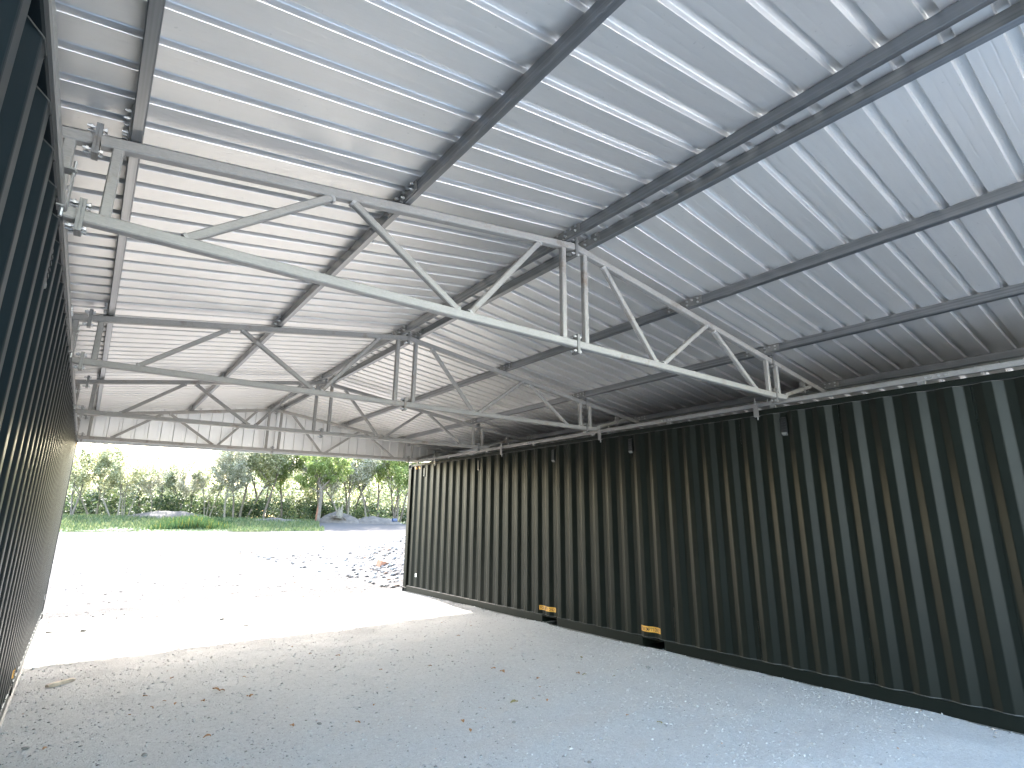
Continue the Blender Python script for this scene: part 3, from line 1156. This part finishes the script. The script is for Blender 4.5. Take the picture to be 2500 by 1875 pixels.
def rock_mesh(seed, sx, sy, sz):
    bm = bmesh.new()
    bmesh.ops.create_icosphere(bm, subdivisions=2, radius=1.0)
    g_ = np.random.default_rng(seed)
    cuts = [Vector(g_.normal(size=3)).normalized() for _ in range(7)]
    off = [g_.uniform(0.55, 0.85) for _ in cuts]
    for v in bm.verts:
        for c_, o_ in zip(cuts, off):
            dd = v.co.dot(c_) - o_
            if dd > 0:
                v.co -= c_ * dd
        v.co += Vector(g_.normal(size=3)) * 0.02
        v.co = Vector((v.co.x * sx, v.co.y * sy, v.co.z * sz))
    me = bpy.data.meshes.new('stone')
    bm.to_mesh(me)
    bm.free()
    me.materials.append(M['stone'])
    return me


ROCKS = [rock_mesh(40 + i, 1.0, 0.75 + 0.1 * (i % 3), 0.5 + 0.1 * (i % 2)) for i in range(6)]


def gz(x_, y_):
    return float(ground_z(x_, y_))


SHADE = 8.6
for i, (sx_, sy_, sz_) in enumerate([(-0.13, 10.93, 0.05), (0.28, 10.76, 0.055), (2.28, 9.76, 0.04), (2.08, 10.53, 0.045), (1.80, 4.91, 0.024), (0.61, 5.06, 0.026),
                                     (-0.07, 5.71, 0.035), (3.09, 3.98, 0.020), (3.03, 3.05, 0.018), (5.29, 4.37, 0.030)]):
    o = link('loose_stone', ROCKS[i % 6], None)
    o.location = (sx_, sy_, gz(sx_, sy_) + sz_ * 0.22)
    o.scale = (sz_, sz_, sz_ * 0.8)
    o.rotation_euler = (0.1, 0.1, i * 1.3)
    tag(o, 'small pale stone lying on the %s gravel' % ('sunlit' if sy_ > SHADE else 'shaded'), 'stone', 'loose stones on the %s gravel' % ('sunlit' if sy_ > SHADE else 'shaded'))


def leaf_mesh(seed):
    g_ = random.Random(seed)
    n_ = 7
    v, f = [], []
    for i in range(n_):
        t = i / (n_ - 1)
        w = 0.36 * math.sin(math.pi * min(1, t * 0.96 + 0.03)) ** 0.8
        z = 0.16 * math.sin(t * 3.0 + g_.random()) + 0.05
        curl = 0.10 + 0.12 * g_.random()
        v += [(t - 0.5, -w, z + curl), (t - 0.5, 0, z), (t - 0.5, w, z + curl * 0.6)]
    for i in range(n_ - 1):
        a = 3 * i
        f += [(a, a + 3, a + 4, a + 1), (a + 1, a + 4, a + 5, a + 2)]
    me = bpy.data.meshes.new('fallen_leaf')
    me.from_pydata(v, [], f)
    return me


LEAFM = [leaf_mesh(i) for i in range(4)]
LEAFM2 = [me.copy() for me in LEAFM]
for me in LEAFM:
    me.materials.append(M['leaf_dry'])
for me in LEAFM2:
    me.materials.append(M['leaf_olive'])
LEAVES = [(1.3, 6.42), (1.34, 6.38), (1.5, 6.01), (1.53, 6.03), (0.86, 6.35), (1.14, 6.13), (0.73, 6.6), (0.75, 6.21), (0.93, 6.2), (1.62, 6.74), (1.0, 7.1), (0.04, 5.62), (0.58, 6.1), (1.02, 5.16),
          (2.06, 4.75), (1.6, 4.97), (2.47, 7.25), (2.41, 7.79), (2.71, 6.97), (3.9, 5.23), (3.39, 4.36), (3.61, 4.35), (4.75, 4.39), (2.36, 5.1), (4.05, 4.81), (4.52, 4.7),
          (4.54, 4.62), (3.94, 3.5), (4.05, 3.25), (4.49, 7.08), (5.03, 7.58), (5.25, 8.58), (2.89, 6.14), (3.39, 5.92), (3.89, 5.39), (4.61, 6.01), (5.04, 5.17), (2.77, 4.26),
          (2.7, 4.04), (3.67, 4.22), (3.88, 4.58)]
OLIVE = {(3.39, 4.36), (4.75, 4.39), (4.05, 3.25), (5.04, 5.17), (4.54, 4.62)}
for i, (lx, ly) in enumerate(LEAVES):
    ol = (lx, ly) in OLIVE
    o = link('fallen_leaf', (LEAFM2 if ol else LEAFM)[i % 4], None)
    s_ = 0.030 + 0.028 * random.random()
    if (lx, ly) in ((1.3, 6.42), (3.9, 5.23), (3.39, 4.36)):
        s_ = 0.075
    o.scale = (s_, s_ * 0.9, s_)
    o.rotation_euler = (random.uniform(-0.25, 0.25), random.uniform(-0.25, 0.25), random.uniform(0, 6.28))
    o.location = (lx, ly, gz(lx, ly) + 0.004)
    if ol:
        tag(o, 'olive green fallen leaf on the shaded gravel', 'leaf', 'olive leaves on the shaded gravel')
    else:
        tag(o, 'dry orange-brown fallen leaf on the shaded gravel', 'leaf', 'dry brown leaves on the shaded gravel')

# short piece of split wood by the left container
a, b = Vector((-0.02, 7.50, gz(-0.02, 7.50) + 0.018)), Vector((0.20, 7.70, gz(0.20, 7.70) + 0.022))
mb = MB()
pts = [a.lerp(b, t) for t in (0, 0.12, 0.5, 0.9, 1)]
wid = [0.024, 0.034, 0.036, 0.028, 0.012]
dirv = (b - a).normalized()
sv = Vector((-dirv.y, dirv.x, 0))
vv, ff = [], []
for p_, w_ in zip(pts, wid):
    for qx, qz in ((-1, -0.4), (-0.6, 0.45), (0.2, 0.62), (0.9, 0.2), (0.8, -0.5)):
        vv.append(p_ + sv * w_ * qx + Vector((0, 0, w_ * qz)))
for i in range(4):
    for j in range(5):
        ff.append((5 * i + j, 5 * i + (j + 1) % 5, 5 * i + 5 + (j + 1) % 5, 5 * i + 5 + j))
ff += [(4, 3, 2, 1, 0), (20, 21, 22, 23, 24)]
mb.add(vv, ff)
tag(mb.build('wood_offcut', M['wood_pale']), 'short pale split piece of wood lying on gravel near the left container', 'wood')

# ------------------------------------------------------------------ rubble heap beyond the right container
def heap_z(x_, y_):
    h = 0.0
    for hx, hy, hr, hh in ((9.6, 16.0, 2.6, 0.85), (12.0, 21.0, 3.4, 0.9), (15.5, 28.5, 3.5, 0.75)):
        q = math.hypot((x_ - hx), (y_ - hy) * 0.8) / hr
        if q < 1:
            h = max(h, hh * (0.5 + 0.5 * math.cos(math.pi * q)))
    return h


hx = np.linspace(6.2, 20.5, 72)
hy = np.linspace(12.4, 33.5, 100)
HX, HY = np.meshgrid(hx, hy, indexing='ij')
HZ = np.array([[heap_z(a_, b_) for b_ in hy] for a_ in hx])
HZ = np.where(HZ > 0.004, ground_z(HX, HY) + HZ + 0.10 * vnoise(HX * 2.2, HY * 2.2, LAT[0]) * np.clip(HZ * 4, 0, 1), ground_z(HX, HY) - 0.12)
nx, ny = HX.shape
idx = np.arange(nx * ny).reshape(nx, ny)
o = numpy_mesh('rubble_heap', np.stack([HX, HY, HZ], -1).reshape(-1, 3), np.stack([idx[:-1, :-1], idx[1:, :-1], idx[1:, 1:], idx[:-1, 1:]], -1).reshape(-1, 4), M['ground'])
tag(o, 'low heap of pale earth and rubble behind the far corner of the right container', 'heap')
n = 20000
px = 6.0 + 13 * rng.random(n) ** 1.7
py = 12.6 + 20.4 * rng.random(n) ** 1.5
hz = np.array([heap_z(a_, b_) for a_, b_ in zip(px, py)])
keep = (hz > 0.02) | (rng.random(n) < 0.05)
px, py, hz = px[keep], py[keep], hz[keep]
pr_ = 0.012 + 0.075 * rng.random(len(px)) ** 4
V, F = rock_arrays(px, py, ground_z(px, py) + hz + 0.02, pr_, 13, 0.75)
tag(numpy_mesh('rubble_fragments', V, F, M['rubble']), 'small broken rubble covering the heap beside the right container', 'rubble', kind='stuff')
spots = [(6.55, 14.75, 0.20), (6.75, 15.2, 0.24), (7.75, 16.2, 0.26), (8.35, 17.3, 0.25), (6.9, 13.4, 0.15), (6.62, 16.05, 0.12), (7.1, 14.4, 0.16), (7.3, 13.9, 0.17), (7.35, 15.2, 0.14), (8.7, 17.7, 0.28),
         (6.75, 13.0, 0.10), (7.0, 13.05, 0.09), (8.1, 16.0, 0.15), (7.6, 14.6, 0.12), (8.9, 18.9, 0.2), (9.5, 20.0, 0.22), (9.3, 18.4, 0.16), (6.5, 13.6, 0.09)]
for i, (sx_, sy_, r_) in enumerate(spots):
    o = link('rubble_stone', ROCKS[(i * 5) % 6], None)
    r_ *= 0.62
    o.scale = (r_, r_, r_)
    o.rotation_euler = (random.uniform(-0.6, 0.6), random.uniform(-0.6, 0.6), random.uniform(0, 6))
    o.location = (sx_, sy_, gz(sx_, sy_) + heap_z(sx_, sy_) + r_ * 0.3)
    tag(o, 'broken pale stone in the rubble beside the right container', 'stone', 'broken stones in the rubble heap')
for i, (bx_, by_, rz_, rx_) in enumerate(((7.73, 16.84, 0.5, 0.25), (8.75, 18.3, 1.3, 0.5))):
    z = gz(bx_, by_) + heap_z(bx_, by_) + 0.10
    mb = MB()
    mb.bar((-0.13, 0, 0), (0.13, 0, 0), 0.16, 0.19, (0, 1, 0), 0.008)
    o = mb.build('brick', M['brick'])
    o.name = 'rubble_block'
    o.location = (bx_, by_, z)
    o.rotation_euler = (rx_, 0.2, rz_)
    tag(o, ('orange-brown block at the front end of the pale plank in the rubble', 'orange-brown block at the rear end of the pale plank in the rubble')[i], 'block', 'blocks in the rubble heap')
mb = MB().bar((7.9, 16.9, 0), (8.65, 18.1, 0.10), 0.16, 0.04, (1, -0.6, 0), 0.004)
o = mb.build('loose_plank', M['wood_pale'])
o.location.z = gz(8.2, 17.5) + heap_z(8.2, 17.5) + 0.06
tag(o, 'pale plank lying between two blocks on the rubble', 'plank')
mb = MB().bar((15.0, 31.0, 0.10), (17.6, 32.4, 0.42), 0.5, 0.20, (0.3, -1, 0), 0.01)
o = mb.build('timber_beam', M['wood_brown'])
o.location.z = gz(16, 31.5) + 0.12
tag(o, 'brown timber beam lying on the far rubble', 'beam')
mb = MB().bar((13.9, 30.6, 0.05), (15.1, 31.1, 0.10), 0.22, 0.06, (0.3, -1, 0), 0.006)
o = mb.build('loose_plank', M['wood_brown'])
o.location.z = gz(14.5, 31) + 0.03
tag(o, 'short brown plank at the left end of the timber beam', 'plank')

# ------------------------------------------------------------------ bank: turf, grass, reeds, earth mounds
TURF_R = 26.5


def turf_edge(y_):
    return TURF_R * (y_ / 78.0)


bx = np.linspace(-70, 90, 120)
by = np.linspace(70.5, 190, 110)
BX, BY = np.meshgrid(bx, by, indexing='ij')
sh = 3.0 * vnoise(BX * 0.35, BY * 0.3, LAT[2])
inside = sstep(70.5, 73.5, BY + sh) * (1 - sstep(-2.0, 2.0, BX + sh - (0.335 * BY - 0.0)) * (1 - sstep(104, 116, BY)))
BZ = ground_z(BX, BY) - 0.25 + 0.33 * inside
nx, ny = BX.shape
idx = np.arange(nx * ny).reshape(nx, ny)
o = numpy_mesh('grass_bank', np.stack([BX, BY, BZ], -1).reshape(-1, 3), np.stack([idx[:-1, :-1], idx[1:, :-1], idx[1:, 1:], idx[:-1, 1:]], -1).reshape(-1, 4), M['turf'], smooth=True)
tag(o, 'green grass bank at the far side of the yard', 'grass', kind='structure')


def blades(name, px, py, pz, hgt, wid, lean, mat, label, cat):
    n_ = len(px)
    g_ = np.random.default_rng(len(name))
    a_ = g_.random(n_) * 6.283
    lx = lean * (g_.random(n_) - 0.5) * hgt
    ly = lean * (g_.random(n_) - 0.5) * hgt
    dx, dy = np.cos(a_) * wid, np.sin(a_) * wid
    V_ = np.zeros((n_, 4, 3))
    V_[:, 0] = np.stack([px - dx, py - dy, pz], -1)
    V_[:, 1] = np.stack([px + dx, py + dy, pz], -1)
    V_[:, 2] = np.stack([px + lx + dx * 0.25, py + ly + dy * 0.25, pz + hgt], -1)
    V_[:, 3] = np.stack([px + lx - dx * 0.25, py + ly - dy * 0.25, pz + hgt], -1)
    F_ = np.arange(n_ * 4).reshape(n_, 4)
    o_ = numpy_mesh(name, V_.reshape(-1, 3), F_, mat)
    return tag(o_, label, cat, kind='stuff')


n = 26000
py = 71.5 + 34 * rng.random(n) ** 1.4
px = -12 + (0.335 * py + 12) * rng.random(n)
keep = (py + 3.0 * vnoise(px * 0.35, py * 0.3, LAT[2]) + 2.0 * (rng.random(n) - 0.5) > 72.0)
px, py = px[keep], py[keep]
edge_ = np.clip((py + 3.0 * vnoise(px * 0.35, py * 0.3, LAT[2]) - 72.0) / 5.0, 0.12, 1)
blades('bank_grass', px, py, ground_z(px, py) + 0.02, (0.2 + 0.4 * rng.random(len(px))) * edge_, 0.05 + 0.05 * rng.random(len(px)), 1.1, M['grass'], 'bright green grass growing on the bank beyond the yard', 'grass')
n = 5200
py = 73.5 + 9 * rng.random(n)
px = py * (0.06 + 0.15 * rng.beta(2.6, 2.2, n))
rk_ = np.clip(1 - np.abs(px / py - 0.140) / 0.09, 0.15, 1)
blades('iris_reeds', px, py, ground_z(px, py), (0.4 + 1.1 * rng.random(n)) * rk_, 0.035 + 0.03 * rng.random(n), 0.35, M['reed'], 'tall green reeds with yellow irises at the foot of the bank', 'reeds')
n = 1300
py = 70 + 8 * rng.random(n)
px = 0.19 * py + (0.345 * py - 0.19 * py) * rng.random(n)
blades('edge_weeds', px, py, ground_z(px, py), 0.15 + 0.3 * rng.random(n), 0.06 + 0.04 * rng.random(n), 1.4, M['grass'], 'low green weeds along the edge of the yard', 'weeds')


def mound(name, cx_, cy_, rx_, ry_, h_, label, seed):
    a_ = np.linspace(-1.15, 1.15, 34)
    A_, B_ = np.meshgrid(a_, a_, indexing='ij')
    q = np.sqrt(A_ ** 2 + B_ ** 2)
    lat = lattice(seed)
    hh = h_ * np.clip(1 - q ** 2, -0.4, 1) + 0.45 * h_ * vnoise(A_ * 4, B_ * 4, lat) * np.clip(1.2 - q, 0, 1) + 0.25 * h_ * vnoise(A_ * 11, B_ * 11, lat) * np.clip(1.2 - q, 0, 1)
    X_, Y_ = cx_ + A_ * rx_, cy_ + B_ * ry_
    Z_ = ground_z(X_, Y_) + hh
    k_ = np.arange(A_.size).reshape(A_.shape)
    o_ = numpy_mesh(name, np.stack([X_, Y_, Z_], -1).reshape(-1, 3), np.stack([k_[:-1, :-1], k_[1:, :-1], k_[1:, 1:], k_[:-1, 1:]], -1).reshape(-1, 4), M['soil'])
    return tag(o_, label, 'mound')


mound('earth_mound', 10.0, 93, 6.5, 3.0, 1.15, 'long low brown earth mound behind the grass', 61)
mound('earth_mound', 23.5, 88, 4.5, 2.2, 0.6, 'low pale earth mound left of the large tree', 62)
mound('earth_mound', 33.5, 90, 4.2, 2.4, 1.5, 'earth mound under the tree stump', 63)
mound('earth_mound', 39.5, 90, 5.2, 2.4, 1.0, 'earth mound at the foot of the wood near the right container', 64)

# stump with roots
st = empty('tree_stump', (32.6, 88.0, gz(32.6, 88.0) + 0.9), 'pale torn tree stump with roots standing on an earth mound', 'stump')
mb = MB()
b0 = world_loc(st)
mb.cyl(b0 + Vector((0, 0, -0.2)), b0 + Vector((0.1, 0, 1.1)), 0.62, 9, 0.42)
mb.cyl(b0 + Vector((0.25, 0, 0.8)), b0 + Vector((0.45, 0, 2.0)), 0.26, 7, 0.06)
mb.cyl(b0 + Vector((-0.1, 0, 0.8)), b0 + Vector((-0.05, 0, 1.6)), 0.22, 7, 0.08)
mb.build('stump_wood', M['bark_pale'], st)
mb = MB()
for k in range(26):
    t = random.uniform(0, 6.28)
    l_ = random.uniform(0.8, 1.9)
    p0 = b0 + Vector((0.4 * math.cos(t), 0.4 * math.sin(t), 0.2))
    p1 = b0 + Vector((l_ * math.cos(t), l_ * math.sin(t), random.uniform(-1.0, 0.25)))
    mb.cyl(p0, p1, 0.10, 5, 0.02)
mb.build('roots', M['bark'], st)
bt = MB().bar((41.2, 86.5, gz(41.2, 86.5) + 0.75), (42.0, 86.6, gz(42, 86.6) + 0.75), 0.5, 0.5, (0, 1, 0), 0.12).build('plastic_drum', M['blue'])
tag(bt, 'small blue plastic container on the earth mound by the wood', 'drum')

# ------------------------------------------------------------------ trees
def tube(mb, pts, rads, n_=6):
    pts = [Vector(p) for p in pts]
    ring = []
    for i, p in enumerate(pts):
        d_ = (pts[min(i + 1, len(pts) - 1)] - pts[max(i - 1, 0)]).normalized()
        x_ = Vector((1, 0, 0)) if abs(d_.x) < 0.9 else Vector((0, 1, 0))
        u_ = d_.cross(x_).normalized()
        w_ = d_.cross(u_)
        ring.append([p + (u_ * math.cos(6.2832 * k / n_) + w_ * math.sin(6.2832 * k / n_)) * rads[i] for k in range(n_)])
    v_ = [q for r_ in ring for q in r_]
    f_ = []
    for i in range(len(pts) - 1):
        for k in range(n_):
            f_.append((i * n_ + k, i * n_ + (k + 1) % n_, (i + 1) * n_ + (k + 1) % n_, (i + 1) * n_ + k))
    mb.add(v_, f_)


def grow(rd, base, direction, length, r0, level, out, tips, spread=0.7):
    """a bent limb with side limbs; collects foliage points"""
    n_ = 6 if level == 0 else 4
    p = Vector(base)
    d_ = Vector(direction).normalized()
    pts, rads = [p.copy()], [r0]
    for i in range(n_):
        d_ = (d_ + Vector((rd.uniform(-1, 1), rd.uniform(-1, 1), rd.uniform(-0.2, 0.6))) * 0.13).normalized()
        p = p + d_ * length / n_
        pts.append(p.copy())
        rads.append(r0 * (1 - 0.75 * (i + 1) / n_) + 0.008)
        if level < 2 and i >= (2 if level == 0 else 1):
            for _ in range(2 if level == 0 else 1):
                a_ = rd.uniform(0, 6.283)
                side = Vector((math.cos(a_), math.sin(a_), 0))
                nd = (d_ * 0.55 + side * spread + Vector((0, 0, 0.25))).normalized()
                grow(rd, p, nd, length * rd.uniform(0.36, 0.58), rads[-1] * 0.6, level + 1, out, tips, spread)
        if level >= 1:
            tips.append((p.copy(), length * 0.16))
    tube(out, pts, rads, 7 if level == 0 else 4)
    tips.append((p.copy(), length * 0.2))


def crown_arrays(tips, nleaf, size, seed, spread=1.0, flatten=0.85):
    g_ = np.random.default_rng(seed)
    T = np.array([list(t[0]) for t in tips])
    Rr = np.array([t[1] for t in tips])
    k_ = g_.integers(0, len(T), nleaf)
    dirs = g_.normal(size=(nleaf, 3))
    dirs /= np.linalg.norm(dirs, axis=1)[:, None]
    rad = (Rr[k_] * 1.0 + 0.35) * spread * g_.random(nleaf) ** 0.5
    C_ = T[k_] + dirs * rad[:, None] * np.array([1, 1, flatten])
    u_ = g_.normal(size=(nleaf, 3))
    u_ /= np.linalg.norm(u_, axis=1)[:, None]
    w_ = np.cross(u_, g_.normal(size=(nleaf, 3)))
    w_ /= np.linalg.norm(w_, axis=1)[:, None] + 1e-9
    s_ = size * (0.55 + 0.9 * g_.random(nleaf))[:, None]
    V_ = np.stack([C_ - u_ * s_, C_ + w_ * s_ * 0.55, C_ + u_ * s_, C_ - w_ * s_ * 0.55], 1)
    return V_.reshape(-1, 3), np.arange(nleaf * 4).reshape(nleaf, 4)


def tree_protos(seed, height, r0, lean, nstem, nleaf, lsize, start=0.25):
    """trunk and crown meshes with the foot of the tree at the origin"""
    rd = random.Random(seed)
    out, tips = MB(), []
    for k in range(nstem):
        a_ = 6.283 * k / max(1, nstem) + rd.uniform(-0.5, 0.5)
        sp = 0.0 if nstem == 1 else 0.22
        d_ = Vector((math.cos(a_) * sp + lean, math.sin(a_) * sp, 1))
        grow(rd, (math.cos(a_) * 0.3 * (nstem > 1), math.sin(a_) * 0.3 * (nstem > 1), -0.3), d_, height * rd.uniform(0.8, 1.0), r0 * rd.uniform(0.8, 1.1), 0, out, tips)
    tips = [t for t in tips if t[0].z > height * start]
    tm = bpy.data.meshes.new('trunk')
    tm.from_pydata(out.v, [], out.f)
    tm.polygons.foreach_set('use_smooth', [True] * len(tm.polygons))
    V_, F_ = crown_arrays(tips, nleaf, lsize, seed)
    tmp = numpy_mesh('crown', V_, F_, None)
    cm = tmp.data
    bpy.data.objects.remove(tmp)
    return tm, cm


PROTO = [tree_protos(101 + i, 9.0, 0.13 + 0.02 * (i % 3), (0.0, 0.12, -0.1, 0.05, 0.22, -0.05)[i], (1, 2, 1, 3, 2, 1)[i], 8000, 0.125, (0.30, 0.25, 0.38, 0.3, 0.25, 0.3)[i]) for i in range(6)]


def plant_tree(x_, y_, height, kind, leaf, bark, label, group=None, rot=None, name='wood_tree'):
    root = empty(name, (x_, y_, gz(x_, y_)), label, 'tree', group)
    tm, cm = PROTO[kind]
    s_ = height / 9.0
    for nm, me, mt in (('trunk', tm, M[bark]), ('crown', cm, M[leaf])):
        o_ = bpy.data.objects.new(nm, me)
        COL.objects.link(o_)
        if not me.materials:
            me.materials.append(None)
        o_.material_slots[0].link = 'OBJECT'
        o_.material_slots[0].material = mt
        o_.parent = root
    root.scale = (s_, s_, s_)
    root.rotation_euler = (0, 0, random.uniform(0, 6.28) if rot is None else rot)
    return root


TREES = [
    # x, y, height, proto, leaf, bark, label, group
    (-1.2, 92, 7.4, 1, 'leaf_olive_tree', 'bark', 'thin tree with a dark trunk beside the left container', None),
    (1.2, 98, 8.1, 4, 'leaf_olive_tree', 'bark_pale', 'slender pale-stemmed tree second in from the left container', 'slender trees behind the bank'),
    (3.4, 91, 7.6, 4, 'leaf_olive_tree', 'bark_pale', 'olive tree whose pale stems lean strongly, left of the earth mound', None),
    (4.6, 93, 6.9, 3, 'leaf_pale', 'bark_pale', 'multi-stemmed pale tree just right of the leaning stems', None),
    (6.6, 100, 7.6, 0, 'leaf_olive_tree', 'bark', 'slender olive tree between the leaning stems and the blossoming trees', 'slender trees behind the bank'),
    (7.8, 96, 5.8, 5, 'blossom', 'bark_pale', 'small cream blossoming tree left of the earth mound', None),
    (11.5, 98, 5.7, 5, 'blossom', 'bark_pale', 'bushy cream blossoming tree behind the earth mound', None),
    (9.2, 104, 7.4, 2, 'leaf_pale', 'bark', 'slender dark-trunked tree behind the left end of the earth mound', 'slender trees behind the bank'),
    (13.2, 101, 7.6, 1, 'leaf_pale', 'bark', 'slender two-stemmed pale tree behind the right end of the earth mound', 'slender trees behind the bank'),
    (15.2, 97, 7.6, 3, 'leaf_pale', 'bark_pale', 'multi-stemmed pale tree behind the left half of the reeds', 'slender trees behind the bank'),
    (16.8, 92, 8.1, 2, 'blossom', 'bark_pale', 'tall whitish tree with a thin straight trunk above the reeds', None),
    (18.6, 95, 10.6, 0, 'leaf_pale', 'bark', 'tall silvery tree rising to the gable trim, centre of the wood', None),
    (20.6, 99, 12.5, 1, 'leaf_pale', 'bark_pale', 'two-stemmed pale tree behind the right half of the reeds', 'slender trees behind the bank'),
    (22.6, 94, 11.5, 5, 'leaf_olive_tree', 'bark', 'single olive tree at the right end of the reeds', 'slender trees behind the bank'),
    (24.8, 103, 13.5, 3, 'leaf_pale', 'bark', 'tall multi-stemmed pale tree left of the dark-trunked green tree', 'slender trees behind the bank'),
    (26.6, 98, 12.0, 0, 'leaf_green', 'bark', 'dark-trunked green tree just left of the large tree', None),
    (33.4, 99, 12.5, 1, 'leaf_pale', 'bark_pale', 'pale two-stemmed tree behind the stump', None),
    (35.6, 104, 13.5, 2, 'leaf_green', 'bark', 'leafy green tree rising directly behind the stump', 'green trees near the right container'),
    (36.6, 96, 11.5, 4, 'blossom', 'bark_pale', 'whitish tree between the stump and the right container', None),
    (39.8, 102, 13.5, 3, 'leaf_green', 'bark', 'multi-stemmed green tree between the whitish and silvery trees', 'green trees near the right container'),
    (40.6, 96, 12.0, 5, 'leaf_pale', 'bark_pale', 'silvery tree beside the right container edge', None),
    (44.0, 100, 13.5, 1, 'leaf_green', 'bark', 'two-stemmed green tree right of the silvery tree', 'green trees near the right container'),
    (46.5, 96, 12.5, 0, 'leaf_green', 'bark', 'single-trunked green tree just left of the right container edge', 'green trees near the right container'),
    (49.0, 101, 14.0, 3, 'leaf_pale', 'bark', 'multi-stemmed pale tree mostly hidden by the right container', 'green trees near the right container'),
    (-4.0, 99, 7.7, 2, 'leaf_pale', 'bark', 'pale tree half hidden behind the left container edge', 'slender trees behind the bank'),
]
for (x_, y_, h_, kd, lf, bk, lab, grp) in TREES:
    plant_tree(x_, y_, h_, kd, lf, bk, lab, grp)

# the large tree with stripped bark
bxp, byp = 29.2, 88.0
big = empty('large_tree', (bxp, byp, gz(bxp, byp)), 'large spreading tree with an orange-brown trunk at the edge of the yard', 'tree')
bz = gz(bxp, byp)
out, tips = MB(), []
rd = random.Random(77)
ax = Vector((0.80, -0.60, 0))            # across the view


def bp(s_, z_, d_=0.0):
    return Vector((bxp, byp, bz)) + ax * s_ + Vector((0.6 * d_, 0.8 * d_, z_))


tube(out, [bp(0.05, -0.3), bp(0.0, 0.6), bp(0.15, 2.2), bp(0.25, 3.8), bp(0.1, 5.2), bp(-0.45, 6.4)], [0.40, 0.33, 0.29, 0.27, 0.25, 0.2], 9)
LIMBS = [(bp(-0.45, 6.4), (-0.55, 0.4, 1), 3.6, 0.16), (bp(-0.3, 6.2), (0.1, -0.1, 1), 4.2, 0.17), (bp(0.1, 5.2), (0.72, -0.5, 0.9), 4.4, 0.16), (bp(0.2, 4.6), (-0.9, 0.75, 0.55), 3.0, 0.12),
         (bp(-0.4, 6.4), (0.5, 0.8, 0.8), 3.4, 0.12), (bp(-0.1, 5.8), (-0.6, -0.8, 0.8), 3.4, 0.12), (bp(0.15, 5.0), (0.9, 0.2, 0.5), 3.2, 0.10)]
for b_, d_, l_, r_ in LIMBS:
    grow(rd, b_, d_, l_, r_, 0, out, tips, 0.8)
out.build('trunk', M['bark'], big, smooth=True)
V_, F_ = crown_arrays([t for t in tips if t[0].z > bz + 4.2], 16000, 0.125, 5, 1.05)
numpy_mesh('crown', V_ - np.array(big.location), F_, M['leaf_green'], big)
mb = MB()
tube(mb, [bp(-0.06, 0.25, -0.06), bp(-0.05, 1.2, -0.06), bp(0.03, 2.1, -0.06), bp(0.06, 2.9, -0.05)], [0.29, 0.27, 0.25, 0.16], 8)
mb.build('stripped_bark', M['bark_red'], big, smooth=True)

# the wood behind: one mass
TT = []
g_ = np.random.default_rng(3)
for k in range(130):
    yy = g_.uniform(108, 140)
    xx = (-0.08 + 0.70 * ((k * 0.618) % 1.0)) * yy
    hh = g_.uniform(5.5, 7.3) if xx / yy < 0.2 else g_.uniform(12, 17)
    z0 = gz(xx, yy)
    for j in range(22):
        a_ = g_.uniform(0, 6.28)
        r_ = g_.uniform(0, 2.6)
        TT.append((Vector((xx + r_ * math.cos(a_), yy + r_ * math.sin(a_), z0 + hh * g_.uniform(0.08, 0.97))), 1.2))
V_, F_ = crown_arrays(TT, 110000, 0.26, 9, 1.0)
tag(numpy_mesh('distant_wood', V_, F_, M['leaf_pale']), 'mass of pale green foliage filling the wood behind the front trees', 'wood', kind='stuff')
TT = []
for k in range(150):
    yy = g_.uniform(97, 118)
    xx = g_.uniform(-0.06, 0.60) * yy
    z0 = gz(xx, yy)
    for j in range(5):
        TT.append((Vector((xx + g_.uniform(-1.4, 1.4), yy + g_.uniform(-1, 1), z0 + g_.uniform(0.2, 3.2))), 0.9))
V_, F_ = crown_arrays(TT, 40000, 0.20, 10, 1.0)
tag(numpy_mesh('undergrowth', V_, F_, M['leaf_dark']), 'dark green undergrowth between the trunks at the edge of the wood', 'bushes', kind='stuff')
# far line of trees that closes the view to the sides
TT = []
for k in range(120):
    yy = g_.uniform(150, 190)
    xx = g_.uniform(-160, 260)
    z0 = gz(xx, yy)
    for j in range(6):
        TT.append((Vector((xx + g_.uniform(-4, 4), yy + g_.uniform(-3, 3), z0 + g_.uniform(0.5, 9.0))), 2.6))
V_, F_ = crown_arrays(TT, 30000, 0.5, 12, 1.0)
tag(numpy_mesh('far_tree_line', V_, F_, M['leaf_dark']), 'far dark tree line behind the wood', 'wood', kind='stuff')
